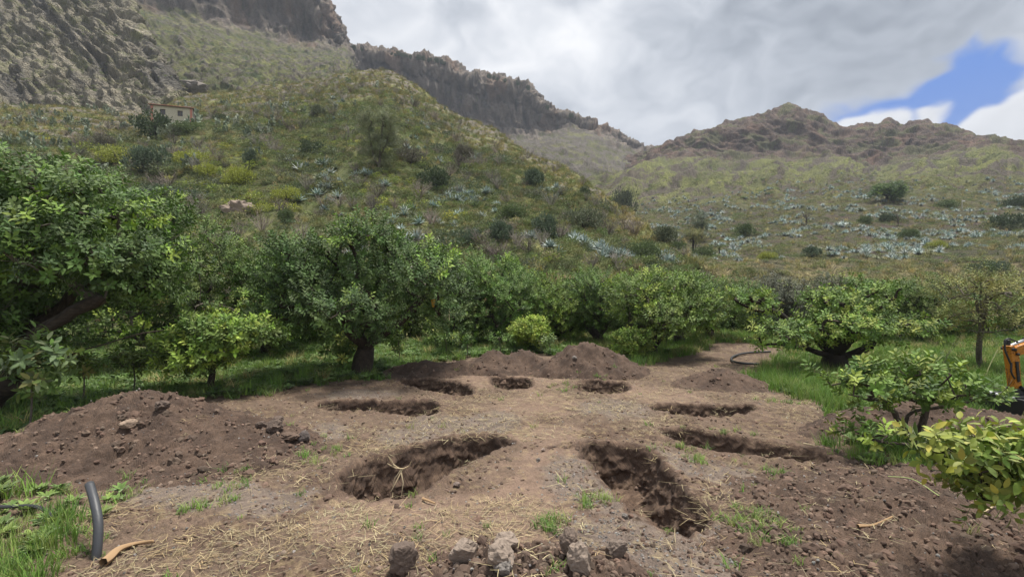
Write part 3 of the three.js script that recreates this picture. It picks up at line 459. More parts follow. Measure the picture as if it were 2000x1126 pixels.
function instanced(name, geo, mat, items, parent, kind = 'stuff') {      // items: [pos, direction, spin, scale or [sx,sy,sz], colour]
  const im = new THREE.InstancedMesh(geo, mat, items.length); im.name = parent === scene ? numbered(name) : name;
  const q2 = new THREE.Quaternion(), sc = V(1, 1, 1), c = new THREE.Color();
  items.forEach(([p, d, spin, s, k], i) => { tmpQ.setFromUnitVectors(YUP, d); q2.setFromAxisAngle(YUP, spin); tmpQ.multiply(q2); Array.isArray(s) ? sc.set(...s) : sc.setScalar(s); im.setMatrixAt(i, tmpM.compose(p, tmpQ, sc)); im.setColorAt(i, c.setRGB(k[0], k[1], k[2])); });
  im.instanceMatrix.needsUpdate = true; im.userData.kind = kind; parent.add(im); return im;
}
const jit = (k, R, a = 0.18) => { const v = 1 + (R() - 0.5) * 2 * a, h = (R() - 0.5) * a * 0.5; return [k[0] * v * (1 + h), k[1] * v, k[2] * v]; };

/* A tree: trunk and limbs given as paths, boughs grown from them to leaf clumps spread through the crown's volume.
   All points are relative to the base. blobs: [x, y, z, rx, ry, rz, weight] */
function tree(o) {
  const R = mulberry(o.seed), root = thing(o.name ?? 'citrus_tree', o.label, o.category ?? 'tree', o.base, o.group);
  const nodes = [];                                                    // p, parent, weight, chain
  const addPath = (pts, parent, chain, seg) => {
    let last = parent; const from = parent >= 0 ? nodes[parent].p : null; const all = from ? [from, ...pts] : pts;
    const curve = new THREE.CatmullRomCurve3(all), len = curve.getLength(), n = Math.max(2, Math.round(len / seg));
    for (let k = from ? 1 : 0; k <= n; k++) { const p = curve.getPoint(k / n); if (k && k < n) p.add(V(n3(p.x * 3, p.y * 3, k + chain) * seg * 0.16, n3(p.y * 3, p.z * 3, chain * 3) * seg * 0.12, n3(p.z * 3, p.x * 3, k - chain) * seg * 0.16)); nodes.push({ p, parent: last, w: 0, chain }); last = nodes.length - 1; }
    return last;
  };
  const seg = o.seg ?? 0.22; let chains = 1; const kinds = { 0: 'trunk' };
  const top = addPath(o.trunk.map((a) => V(...a)), -1, 0, seg);
  const limbChains = [];
  for (const L of o.limbs ?? []) { const from = L.from ?? 1; let par = top; if (from < 1) { par = Math.max(0, Math.round(top * from)); } const c = chains++; limbChains.push(c); kinds[c] = 'limb'; addPath(L.pts.map((a) => V(...a)), par, c, seg); if (L.stub) nodes[nodes.length - 1].stub = L.stub; }
  const clumps = [];
  const W = o.blobs.reduce((s, b) => s + (b[6] ?? b[3] * b[4] * b[5]), 0);
  for (const b of o.blobs) {
    const cnt = Math.max(1, Math.round(o.clumps * (b[6] ?? b[3] * b[4] * b[5]) / W));
    for (let k = 0, tries = 0; k < cnt && tries < cnt * 30; tries++) {
      const v = V(R() * 2 - 1, R() * 2 - 1, R() * 2 - 1); if (v.length() > 1 || v.length() < (o.hollow ?? 0.45)) continue;
      const p = V(b[0] + v.x * b[3], b[1] + v.y * b[4], b[2] + v.z * b[5]); if (p.y < (o.minY ?? 0.2)) continue;
      if (clumps.some((c) => c.p.distanceTo(p) < (o.gap ?? 0.24)) && tries < cnt * 20) continue;
      clumps.push({ p, out: v, flush: R() < (o.flush ?? 0.12) }); k++;
    }
  }
  const origin = nodes[top].p; clumps.sort((a, b) => a.p.distanceTo(origin) - b.p.distanceTo(origin));
  for (const c of clumps) {
    let best = 1e9, bi = top; for (let i = Math.round(top * 0.6); i < nodes.length; i++) { const n = nodes[i]; const d = n.p.distanceTo(c.p) * (n.p.y > c.p.y + 0.1 ? 1.35 : 1) + (n.chain === 0 && i < top ? 0.4 : 0); if (d < best) { best = d; bi = i; } }
    const a = nodes[bi].p, d = c.p.clone().sub(a), mid = a.clone().addScaledVector(d, 0.5).add(V((R() - 0.5) * 0.25 * best, (-0.06 + R() * 0.18) * best, (R() - 0.5) * 0.25 * best));
    if (best > 0.05) { const ch = chains++; kinds[ch] = 'twig'; c.node = addPath([mid, c.p.clone()], bi, ch, seg); } else c.node = bi;
  }
  for (const c of clumps) for (let i = c.node; i >= 0; i = nodes[i].parent) nodes[i].w++;
  const r0 = o.radius, total = Math.max(1, nodes[0].w), rad = (n, k) => {
    let r = r0 * Math.pow(Math.max(n.w, 0.35) / total, o.pipe ?? 0.5); if (n.stub) r = Math.max(r, n.stub); return Math.max(r, o.minR ?? 0.006);
  };
  const flare = (k) => (k < 3 && o.flare !== 0 ? 1 + (o.flare ?? 0.35) * (1 - k / 3) : 1);
  const byChain = {}; nodes.forEach((n, i) => { (byChain[n.chain] ??= []).push(i); });
  const twigs = new Geo(); const stubOf = (o.limbs ?? []).map((l) => l.stub);
  for (const [c, list] of Object.entries(byChain)) {
    const ids = nodes[list[0]].parent >= 0 ? [nodes[list[0]].parent, ...list] : list; if (ids.length < 2) continue;
    const kind = kinds[c], pts = ids.map((i) => nodes[i].p), li = limbChains.indexOf(+c), minLimb = li >= 0 ? (stubOf[li] ?? 0) : 0;
    const rr = ids.map((i, k) => Math.max(minLimb, k === 0 && kind !== 'trunk' ? Math.min(rad(nodes[i]), rad(nodes[ids[1]]) * 1.25) : rad(nodes[i])) * (kind === 'trunk' ? flare(k) : 1));
    if (kind === 'twig') twigs.tube(pts, rr, 5, 0.15); else { const g = new Geo(); g.tube(pts, rr, kind === 'trunk' ? 12 : 8, o.wob ?? 0.22); mesh(kind, g.build(), o.bark ?? matBark, root); }
  }
  // dead bare twigs that stand out of the crown
  for (let k = 0; k < (o.deadTwigs ?? 0); k++) { const c = clumps[Math.floor(R() * clumps.length)], d = c.out.clone().add(V((R() - 0.5) * 1.2, 0.5 * R() + 0.15, (R() - 0.5) * 1.2)).normalize(), p = c.p.clone(), L = 0.25 + 0.4 * R(), pts = [p, p.clone().addScaledVector(d, L * 0.5).add(V((R() - 0.5) * 0.1, 0, (R() - 0.5) * 0.1)), p.clone().addScaledVector(d, L)]; twigs.tube(pts, [0.007, 0.005, 0.0025].map((r) => r * (o.deadR ?? 1)), 4); for (let j = 0; j < 3; j++) { const e = pts[1].clone().add(V((R() - 0.5) * 0.3, (R() - 0.3) * 0.3, (R() - 0.5) * 0.3)); twigs.tube([pts[1], e], [0.004 * (o.deadR ?? 1), 0.002], 3); } }
  if (twigs.i.length) { const t = mesh('twigs', twigs.build(), o.twigBark ?? o.bark ?? matBark, root); t.userData.kind = 'stuff'; }
  const hv = 0.88 + 0.24 * R(), hue = [hv * (0.88 + 0.18 * R()), hv, hv * (0.8 + 0.4 * R())]; const items = [], fresh = [], tone = TONES[o.tone ?? 'dark'], ft = TONES[o.freshTone ?? 'flush'], cr = o.clumpR ?? 0.3, per = (o.perClump ?? 36) * (o.perClump > 12 ? 0.85 : 1);
  for (const c of clumps) {
    const big = 0.5 + 0.75 * R(), kk = Math.round(per * big * (o.sparse ? (R() < o.sparse ? 0.25 : 1) : 1)), own = 0.82 + 0.36 * R();
    for (let k = 0; k < kk; k++) {
      let v = V(R() * 2 - 1, R() * 2 - 1, R() * 2 - 1); while (v.lengthSq() > 1) v.set(R() * 2 - 1, R() * 2 - 1, R() * 2 - 1);
      const rr = cr * big, p = c.p.clone().add(V(v.x * rr, v.y * rr * 0.75, v.z * rr)), d = v.clone().multiplyScalar(0.9).addScaledVector(c.out, 0.5).add(V(0, o.upward ?? 0.55, 0)).normalize();
      const young = c.flush && v.dot(c.out) + 0.6 * v.y > -0.25 && R() < 0.75, k3 = jit((young ? ft : tone)[Math.floor(R() * 3)], R, 0.28).map((q, a) => q * own * hue[a]);
      (young ? fresh : items).push([p, d, R() * 6.3, (0.75 + 0.5 * R()) * (o.leafScale ?? 0.86), k3]);
    }
  }
  const sg = SPRIG[o.sprig ?? 'citrus'];
  instanced('crown', sg, matLeaf, items, root); if (fresh.length > 3) instanced('young_leaves', sg, matLeaf, fresh, root);
  return root;
}
// A crown given by its extent in the photograph: x0, x1, top, bottom at depth Z
function orchardTree(o) {
  const g = onGround(o.px, o.py), Z = -g.z; g.y = H(g.x, g.z) - 0.04; const k = Z / FP, X = (a) => (a - o.px) * k, Y = (b) => (o.py - b) * k;
  const blobs = (o.blobs ?? [[o.x0, o.x1, o.top, o.bottom, 0]]).map(([a, b, t, u, dz = 0, w]) => [X((a + b) / 2), Y((t + u) / 2), dz, Math.max(0.1, (b - a) / 2 * k - 0.7 * (o.clumpR ?? 0.3)), Math.max(0.08, (u - t) / 2 * k - 0.55 * (o.clumpR ?? 0.3)), o.depth ?? Math.min(1.9, (b - a) / 2 * k * 0.9), w]);
  const limbs = (o.limbs ?? []).map((l) => ({ ...l, pts: l.pts.map(([x, y, dz]) => [X(x), Y(y), dz ?? 0]) }));
  return tree({ ...o, base: g, trunk: (o.trunk ?? [[o.px, o.py, 0], [o.px + 4, o.py - 30, 0]]).map(([x, y, dz]) => [X(x), Math.max(Y(y), -0.1), dz ?? 0]), limbs, blobs });
}
console.log('builders done');
// ---------- the orchard ----------
orchardTree({ label: 'large dark citrus tree with a thick trunk left of centre', px: 705, py: 730, seed: 101, radius: 0.19, trunk: [[704, 733, 0], [706, 705, 0], [716, 672, 0]], limbs: [{ pts: [[752, 645, 0.2], [800, 610, 0.3], [842, 560, 0.2]] }, { pts: [[690, 640, -0.3], [640, 600, -0.4], [600, 545, -0.3]] }, { pts: [[735, 620, -0.5], [745, 560, -0.7], [760, 490, -0.6]] }, { pts: [[700, 630, 0.7], [680, 580, 1.0]] }],
  blobs: [[500, 700, 480, 660, 0.2, 30], [600, 820, 425, 600, -0.2, 36], [760, 920, 465, 635, 0.1, 30], [590, 820, 550, 652, 0.6, 24], [680, 800, 420, 500, 0, 12], [540, 660, 455, 560, 0, 14]], depth: 1.6, clumps: 148, perClump: 34, clumpR: 0.33, flush: 0.08, deadTwigs: 90, tone: 'dark', hollow: 0.35 });
orchardTree({ label: 'overhanging dense citrus tree filling the left edge with a leaning trunk', px: -40, py: 815, seed: 102, radius: 0.24, trunk: [[-60, 820, 0], [-20, 770, 0.1], [30, 725, 0.1]], limbs: [{ pts: [[120, 700, 0.2], [200, 668, 0.2], [300, 640, -0.2]] }, { pts: [[40, 640, -0.3], [90, 560, -0.5], [140, 470, -0.5]] }, { pts: [[-20, 640, 0.2], [-60, 520, 0.2], [-80, 400, 0]] }, { pts: [[110, 640, 0.3], [170, 600, 0.2], [215, 575, 0.1]] }],
  blobs: [[-280, 130, 300, 640, 0], [0, 280, 370, 620, -0.4], [-80, 170, 275, 430, -0.6], [80, 270, 330, 460, -0.7], [130, 305, 440, 590, -0.7], [-200, 110, 560, 720, 0.4]], depth: 1.6, clumps: 190, perClump: 36, clumpR: 0.34, flush: 0.14, deadTwigs: 120, tone: 'dark', sprig: 'citrusB', hollow: 0.3, twigBark: matBarkGrey });
orchardTree({ label: 'broad green citrus tree behind the small bright one at left', px: 300, py: 708, seed: 103, radius: 0.17, limbs: [{ pts: [[240, 640, 0], [200, 560, 0]] }, { pts: [[360, 630, 0.2], [420, 560, 0.2]] }, { pts: [[310, 600, -0.5], [300, 480, -0.6]] }], blobs: [[150, 380, 340, 600, 0], [300, 480, 410, 660, 0.2], [200, 400, 480, 690, 0.6], [380, 520, 470, 690, 0]], depth: 1.9, clumps: 150, perClump: 32, clumpR: 0.36, flush: 0.16, deadTwigs: 70, tone: 'dark', hollow: 0.35, twigBark: matBarkGrey });
orchardTree({ label: 'citrus tree with bright fresh top between two darker crowns', px: 520, py: 692, seed: 104, radius: 0.15, limbs: [{ pts: [[480, 620, 0], [460, 540, 0]] }, { pts: [[560, 620, 0], [580, 540, 0]] }], blobs: [[430, 580, 452, 620, 0], [480, 650, 470, 640, 0], [470, 640, 540, 690, 0.4]], depth: 1.8, clumps: 95, perClump: 30, clumpR: 0.4, flush: 0.4, tone: 'mid', deadTwigs: 40, sprig: 'citrusB' });
orchardTree({ label: 'dark citrus tree directly right of the thick-trunked tree', px: 893, py: 676, seed: 105, radius: 0.17, trunk: [[893, 678, 0], [890, 650, 0]], limbs: [{ pts: [[860, 620, 0], [840, 570, 0]] }, { pts: [[930, 620, 0], [960, 580, 0]] }], blobs: [[820, 960, 505, 650, -0.3], [850, 940, 560, 672, 0.2]], depth: 1.6, clumps: 85, perClump: 28, clumpR: 0.4, flush: 0.05, deadTwigs: 50, tone: 'dark' });
orchardTree({ label: 'bright crowned citrus tree near the middle with branching dark limbs', px: 968, py: 670, seed: 106, radius: 0.17, trunk: [[968, 672, 0], [972, 648, 0]], limbs: [{ pts: [[945, 610, 0], [930, 560, 0]] }, { pts: [[1000, 610, 0], [1030, 560, 0]] }], blobs: [[895, 1035, 478, 600, 0], [930, 1060, 520, 650, 0.2], [900, 1000, 580, 662, 0.4]], depth: 1.7, clumps: 100, perClump: 28, clumpR: 0.42, flush: 0.16, deadTwigs: 40, tone: 'mid' });
orchardTree({ label: 'leafy citrus tree standing behind the bright green bush', px: 1080, py: 666, seed: 107, radius: 0.16, limbs: [{ pts: [[1050, 610, 0], [1035, 560, 0]] }, { pts: [[1110, 610, 0], [1130, 570, 0]] }], blobs: [[1010, 1120, 530, 640, 0], [1050, 1155, 560, 660, 0.2], [1020, 1110, 600, 668, 0.3]], depth: 1.7, clumps: 90, perClump: 28, clumpR: 0.42, flush: 0.14, deadTwigs: 40, tone: 'mid' });
orchardTree({ label: 'narrow citrus tree with a forked dark trunk behind the tall mound', px: 1168, py: 670, seed: 108, radius: 0.17, trunk: [[1168, 672, 0], [1168, 655, 0]], limbs: [{ pts: [[1148, 630, 0], [1135, 590, 0]] }, { pts: [[1190, 630, 0], [1205, 590, 0]] }], blobs: [[1105, 1220, 522, 620, 0], [1120, 1200, 560, 640, 0.2]], depth: 1.6, clumps: 75, perClump: 28, clumpR: 0.4, flush: 0.08, deadTwigs: 60, tone: 'dark', minY: 0.7 });
orchardTree({ label: 'citrus tree with two spreading trunks beside the yellow bush', px: 1275, py: 694, seed: 109, radius: 0.16, trunk: [[1275, 696, 0], [1272, 684, 0]], limbs: [{ pts: [[1248, 662, 0], [1230, 625, 0.1], [1225, 575, 0]] }, { pts: [[1290, 660, 0.1], [1325, 630, 0.1], [1365, 595, 0]] }, { pts: [[1285, 630, -0.4], [1280, 570, -0.4]] }], blobs: [[1180, 1300, 525, 630, 0], [1240, 1380, 528, 640, 0], [1330, 1405, 560, 650, 0], [1210, 1340, 580, 660, 0.4]], depth: 1.5, clumps: 115, perClump: 28, clumpR: 0.33, flush: 0.16, deadTwigs: 90, tone: 'mid', minY: 0.8, twigBark: matBarkGrey });
orchardTree({ label: 'citrus tree with a short upright trunk right of the two-trunked tree', px: 1326, py: 672, seed: 110, radius: 0.15, trunk: [[1326, 674, 0], [1326, 652, 0]], limbs: [{ pts: [[1310, 620, 0], [1300, 580, 0]] }, { pts: [[1345, 620, 0], [1365, 580, 0]] }], blobs: [[1280, 1405, 532, 645, 0]], depth: 1.6, clumps: 70, perClump: 28, clumpR: 0.4, flush: 0.1, deadTwigs: 60, tone: 'dark', minY: 0.85 });
orchardTree({ label: 'farthest dark citrus tree at the head of the dirt track', px: 1386, py: 661, seed: 111, radius: 0.15, trunk: [[1386, 662, 0], [1386, 645, 0]], limbs: [{ pts: [[1370, 610, 0]] }, { pts: [[1410, 610, 0]] }], blobs: [[1340, 1462, 540, 640, 0]], depth: 1.7, clumps: 70, perClump: 28, clumpR: 0.42, flush: 0.05, deadTwigs: 50, tone: 'dark', minY: 0.9 });
orchardTree({ label: 'spreading citrus tree with bare dark limbs and pale leaves at right', px: 1634, py: 724, seed: 112, radius: 0.22, bark: matBarkDark, pipe: 0.45, trunk: [[1634, 728, 0], [1632, 705, 0], [1632, 690, 0]], limbs: [{ pts: [[1605, 688, 0.1], [1560, 675, 0.2], [1515, 668, 0.3], [1476, 668, 0.3]] }, { pts: [[1612, 660, -0.3], [1570, 630, -0.4], [1535, 606, -0.5], [1490, 602, -0.5], [1455, 584, -0.5]] }, { pts: [[1655, 686, 0.2], [1684, 668, 0.3]], stub: 0.085 }, { pts: [[1660, 655, -0.3], [1690, 620, -0.4], [1725, 598, -0.5], [1775, 582, -0.5]] }, { pts: [[1628, 650, 0.5], [1615, 610, 0.8]] }, { pts: [[1650, 650, 0.5], [1690, 630, 0.8]] }],
  blobs: [[1440, 1540, 558, 620, -0.5, 12], [1435, 1580, 625, 672, 0.3, 16], [1530, 1660, 600, 665, 0.2, 22], [1565, 1715, 605, 660, 0.5, 22], [1620, 1740, 570, 640, -0.2, 18], [1680, 1800, 535, 600, -0.5, 18], [1690, 1790, 610, 665, 0.1, 14], [1580, 1680, 560, 610, -0.4, 9]], depth: 0.9, clumps: 112, perClump: 19, clumpR: 0.22, leafScale: 0.85, flush: 0.7, freshTone: 'lime', tone: 'mid', deadTwigs: 60, sprig: 'citrusB', minY: 0.4, twigBark: matBark, hollow: 0.1 });
orchardTree({ label: 'dark round citrus tree half hidden behind the spreading tree', px: 1788, py: 668, seed: 113, radius: 0.16, blobs: [[1725, 1832, 548, 660, 0]], limbs: [{ pts: [[1770, 610, 0]] }], depth: 1.8, clumps: 85, perClump: 30, clumpR: 0.45, tone: 'dark', flush: 0.05 });
orchardTree({ name: 'sparse_tree', label: 'slender pale tree with thin grey trunks and ochre foliage', px: 1908, py: 722, seed: 114, radius: 0.06, bark: matBarkGrey, flare: 0, pipe: 0.38, trunk: [[1908, 724, 0], [1914, 680, 0], [1916, 620, 0], [1918, 560, 0]], limbs: [{ from: 0.08, pts: [[1898, 680, 0.2], [1893, 620, 0.3], [1880, 570, 0.3]] }, { from: 0.5, pts: [[1940, 600, -0.2], [1960, 560, -0.3]] }, { from: 0.6, pts: [[1905, 580, 0.3], [1870, 545, 0.3]] }], blobs: [[1840, 1990, 530, 610, 0], [1850, 1960, 590, 660, 0.2]], depth: 1.2, clumps: 80, perClump: 6, clumpR: 0.26, tone: 'ochre', freshTone: 'pale', flush: 0.3, sprig: 'pale', deadTwigs: 40, minR: 0.005 });
orchardTree({ label: 'small round citrus tree with a bright yellow-green top', px: 412, py: 766, seed: 115, radius: 0.055, trunk: [[411, 768, 0], [412, 745, 0], [414, 722, 0]], limbs: [{ pts: [[385, 695, 0.1], [350, 670, 0.1]] }, { pts: [[445, 690, 0], [480, 665, 0]] }, { pts: [[418, 690, -0.2], [425, 650, -0.2]] }], blobs: [[300, 420, 640, 722, 0], [350, 470, 620, 705, 0], [410, 536, 616, 695, 0], [350, 480, 660, 722, 0.2]], minY: 0.42, depth: 0.7, clumps: 78, perClump: 26, clumpR: 0.17, leafScale: 0.85, flush: 0.72, tone: 'mid', freshTone: 'flush', gap: 0.13, deadTwigs: 30, deadR: 0.6, twigBark: matBarkGrey, hollow: 0.3, seg: 0.12, minR: 0.004 });
orchardTree({ label: 'young low citrus tree with glossy leaves beside the right trench', px: 1790, py: 888, seed: 116, radius: 0.05, bark: bark(0.15, 0.125, 0.105), pipe: 0.45, trunk: [[1790, 892, 0], [1788, 876, 0], [1784, 862, 0]], limbs: [{ pts: [[1760, 830, 0.05], [1735, 800, 0.1], [1720, 778, 0.1]] }, { pts: [[1785, 835, -0.1], [1795, 812, -0.15], [1830, 798, -0.15], [1880, 790, -0.1], [1915, 772, 0]] }, { pts: [[1735, 850, 0.25], [1690, 842, 0.3], [1650, 832, 0.3]] }, { pts: [[1790, 810, 0.1], [1800, 770, 0.1]] }],
  blobs: [[1610, 1720, 715, 775, 0, 10], [1650, 1790, 705, 790, 0.1, 20], [1740, 1880, 702, 790, 0, 24], [1850, 1935, 745, 790, 0, 9], [1620, 1700, 810, 850, 0.3, 5]], depth: 0.5, clumps: 66, perClump: 4, clumpR: 0.09, sprig: 'near', leafScale: 0.62, flush: 0.5, freshTone: 'lime', tone: 'mid', gap: 0.11, hollow: 0.1, seg: 0.09, minR: 0.003, minY: 0.15, deadTwigs: 8, deadR: 0.5 });
{ const Z = 3.1, b = at(2140, 1050, Z), k = Z / FP; b.y = surf(b.x, b.z) - 0.02; const rel = (x, y, dz = 0) => { const p = at(x, y, Z - dz); return [p.x - b.x, p.y - b.y, p.z - b.z]; };
  tree({ label: 'large-leaved yellow-green citrus bush reaching in at the right edge', base: b, seed: 117, radius: 0.03, pipe: 0.4, trunk: [[0, 0, 0], [-0.02, 0.15, 0], [-0.05, 0.3, 0]], limbs: [{ pts: [rel(2060, 930), rel(1980, 905), rel(1890, 890)] }, { pts: [rel(2050, 880), rel(1960, 860), rel(1880, 850)] }, { pts: [rel(2060, 970, 0.1), rel(1980, 950, 0.1), rel(1920, 945, 0.1)] }],
    blobs: [[...rel(1895, 890), 0.22, 0.09, 0.25, 16], [...rel(1985, 880), 0.2, 0.12, 0.3, 18], [...rel(1920, 925), 0.16, 0.1, 0.2, 10], [...rel(1990, 935), 0.2, 0.1, 0.25, 13], [...rel(1915, 965, 0.1), 0.07, 0.05, 0.08, 3], [...rel(2120, 880), 0.25, 0.2, 0.3, 14]], clumps: 120, perClump: 2.6, clumpR: 0.05, sprig: 'big', leafScale: 0.52, flush: 0.7, freshTone: 'lime', tone: 'lime', gap: 0.06, hollow: 0, seg: 0.07, minR: 0.0025, minY: 0.1, upward: 0.25 }); }
// back rows that close the view under the crowns
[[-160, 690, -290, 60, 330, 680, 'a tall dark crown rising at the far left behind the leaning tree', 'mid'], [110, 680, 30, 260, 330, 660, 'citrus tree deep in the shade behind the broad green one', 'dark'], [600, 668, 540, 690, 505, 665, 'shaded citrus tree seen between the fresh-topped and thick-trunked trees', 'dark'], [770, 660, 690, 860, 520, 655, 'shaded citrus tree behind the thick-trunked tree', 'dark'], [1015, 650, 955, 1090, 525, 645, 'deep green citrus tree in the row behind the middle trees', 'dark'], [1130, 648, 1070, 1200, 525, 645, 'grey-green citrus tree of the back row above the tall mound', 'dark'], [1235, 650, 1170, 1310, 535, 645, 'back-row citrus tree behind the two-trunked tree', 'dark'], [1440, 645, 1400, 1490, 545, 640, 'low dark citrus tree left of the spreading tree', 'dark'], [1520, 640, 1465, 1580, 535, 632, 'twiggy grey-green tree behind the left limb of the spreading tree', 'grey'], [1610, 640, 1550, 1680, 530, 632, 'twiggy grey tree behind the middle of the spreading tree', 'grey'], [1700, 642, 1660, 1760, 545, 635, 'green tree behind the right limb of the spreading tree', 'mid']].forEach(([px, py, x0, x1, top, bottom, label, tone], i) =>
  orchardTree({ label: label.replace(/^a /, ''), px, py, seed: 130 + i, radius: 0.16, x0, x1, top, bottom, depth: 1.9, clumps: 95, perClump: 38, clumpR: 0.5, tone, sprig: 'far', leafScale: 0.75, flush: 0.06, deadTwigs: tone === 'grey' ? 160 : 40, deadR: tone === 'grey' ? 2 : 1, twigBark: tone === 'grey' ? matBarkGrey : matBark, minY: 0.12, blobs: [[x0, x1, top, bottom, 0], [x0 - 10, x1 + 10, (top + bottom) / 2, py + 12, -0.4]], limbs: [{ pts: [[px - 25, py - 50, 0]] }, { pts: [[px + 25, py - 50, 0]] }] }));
// bushes and saplings in the orchard grass
const lowBush = (label, px, py, x0, x1, top, bottom, o) => orchardTree({ name: 'bush', category: 'bush', label, px, py, x0, x1, top, bottom, radius: 0.03, trunk: [[px, py, 0], [px, py - 6, 0]], clumps: 40, perClump: 34, clumpR: 0.14, leafScale: 0.85, gap: 0.07, flush: 0.9, tone: 'lime', hollow: 0.2, minY: 0.05, seg: 0.1, minR: 0.004, flare: 0, ...o });
lowBush('bright green round bush in front of the middle orchard trees', 1036, 684, 998, 1072, 622, 672, { seed: 150, depth: 0.5, clumpR: 0.18, clumps: 46, freshTone: 'flush', tone: 'flush' });
lowBush('yellow-leaved bush at the foot of the two-trunked tree', 1232, 702, 1194, 1270, 650, 698, { seed: 151, depth: 0.4, clumpR: 0.16, freshTone: 'lime' });
lowBush('dark leafy bush right of the spreading tree in the tall grass', 1850, 660, 1815, 1905, 590, 650, { seed: 152, depth: 1.2, clumpR: 0.4, clumps: 45, perClump: 24, tone: 'mid', flush: 0.1, sprig: 'far' });
lowBush('green bush behind the slender pale tree', 1930, 655, 1890, 1975, 580, 640, { seed: 153, depth: 1.2, clumpR: 0.4, clumps: 45, perClump: 24, tone: 'mid', flush: 0.25, sprig: 'far' });
lowBush('green bush above the excavator arm', 2010, 660, 1950, 2080, 575, 645, { seed: 154, depth: 1.3, clumpR: 0.4, clumps: 60, perClump: 24, tone: 'mid', flush: 0.2, sprig: 'far' });
lowBush('yellow-edged shoots at the foot of the thick trunk', 668, 726, 632, 700, 655, 700, { seed: 155, depth: 0.35, clumps: 18, perClump: 5, tone: 'mid', flush: 0.55, freshTone: 'lime', sprig: 'weed', leafScale: 1.1 });
const sapling = (label, px, py, top, spread, o) => { const k = onGround(px, py); return orchardTree({ name: 'sapling', category: 'sapling', label, px, py, radius: 0.012, flare: 0, bark: matBarkGrey, pipe: 0.3, trunk: [[px, py, 0], [px + spread * 0.1, lerp(py, top, 0.5), 0], [px, lerp(py, top, 0.85), 0]], x0: px - spread, x1: px + spread, top, bottom: lerp(py, top, 0.55), depth: 0.2, clumps: 12, perClump: 3.2, clumpR: 0.07, gap: 0.05, hollow: 0.1, sprig: 'weed', tone: 'mid', freshTone: 'pale', flush: 0.4, seg: 0.1, minR: 0.003, minY: 0.1, ...o }); };
sapling('tall pale-leaved sapling at the left edge before the leaning trunk', 55, 855, 665, 70, { seed: 160, clumps: 18, perClump: 4, leafScale: 1.1 });
sapling('leafy sapling between the left mound and the small bright tree', 258, 775, 688, 45, { seed: 161, clumps: 20, perClump: 4 });
sapling('thin sapling standing left of the small bright tree', 160, 790, 690, 40, { seed: 162, clumps: 14 });
sapling('slim sapling right of the thick trunk in front of the dark trees', 778, 712, 655, 22, { seed: 163 });
sapling('bushy yellow sapling below the hanging yellow trap', 868, 696, 648, 38, { seed: 164, clumps: 22, flush: 0.8, freshTone: 'lime' });
sapling('thin upright sapling nearest the long low mound', 912, 700, 655, 14, { seed: 165, clumps: 7 });
sapling('dark sapling with pale tips behind the two-lobed mound', 975, 692, 652, 22, { seed: 166 });
sapling('small sapling left of the tall rounded mound', 1073, 692, 656, 16, { seed: 167, clumps: 9 });
sapling('faint sapling beside the short upright trunk', 1300, 680, 650, 14, { seed: 168, clumps: 8, freshTone: 'lime', flush: 0.8 });
console.log('orchard done');
//__HILLS__
// ---------- hillside plants ----------
function domeBush(seed, n, leaf, o = {}) {                            // leaves spread through a dome of radius 1
  const R = mulberry(seed), G = new Geo(), lobes = []; for (let k = 0; k < (o.lobes ?? 9); k++) { const th = R() * 6.3, r = 0.72 * Math.sqrt(R()); lobes.push(V(Math.cos(th) * r, (0.16 + 0.62 * R() * (1 - 0.55 * r)) * (o.tall ?? 1), Math.sin(th) * r)); lobes[k].s = 0.55 + 0.7 * R(); }
  for (let k = 0; k < n; k++) {
    const L = lobes[Math.floor(R() * lobes.length)], v = V(R() * 2 - 1, R() * 2 - 1, R() * 2 - 1).normalize(), rr = (0.24 + 0.2 * R()) * (0.6 + 0.4 * R()) * L.s;
    const p = L.clone().addScaledVector(v, rr); if (p.y < 0.02) p.y = 0.02 + 0.1 * R();
    const d = v.clone().add(V((R() - 0.5), 0.4 + R() * 0.5, (R() - 0.5))).normalize(), nn = v.clone().add(V(R() - 0.5, 0.6, R() - 0.5)).normalize(), c = 0.7 + 0.6 * R();
    addLeaf(G, p, d, nn, leaf * (0.7 + 0.6 * R()), leaf * (o.wide ?? 0.5) * (0.7 + 0.6 * R()), [c, c, c]);
  }
  return G.build(true);
}
function agaveGeo(seed, n = 26) {
  const R = mulberry(seed), G = new Geo();
  for (let k = 0; k < n; k++) {
    const th = k * 2.4, el = lerp(1.35, 0.18, Math.pow(k / n, 0.8)) + (R() - 0.5) * 0.2, L = 0.75 + 0.35 * R(), w = 0.085, c = 0.8 + 0.35 * R(), d = V(Math.cos(th) * Math.cos(el), Math.sin(el), Math.sin(th) * Math.cos(el)), s = V(-Math.sin(th), 0, Math.cos(th)), up = s.clone().cross(d).multiplyScalar(-1);
    const pt = (t, q, l) => { const p = V(0, 0.08, 0).addScaledVector(d, t * L).addScaledVector(s, q * w).addScaledVector(up, l); p.y -= 0.16 * t * t * Math.cos(el); return G.v(p.x, p.y, p.z, 0, 0, [c, c, c]); };
    const a = pt(0.02, -0.6, 0.02), b = pt(0.02, 0, -0.01), e = pt(0.02, 0.6, 0.02), a2 = pt(0.45, -1, 0.045), b2 = pt(0.45, 0, -0.005), e2 = pt(0.45, 1, 0.045), t = pt(1, 0, 0.03);
    for (const q of [[a, a2, b], [b, a2, b2], [b, b2, e], [e, b2, e2], [a2, t, b2], [b2, t, e2]]) G.t(...q);
  }
  return G.build(true);
}
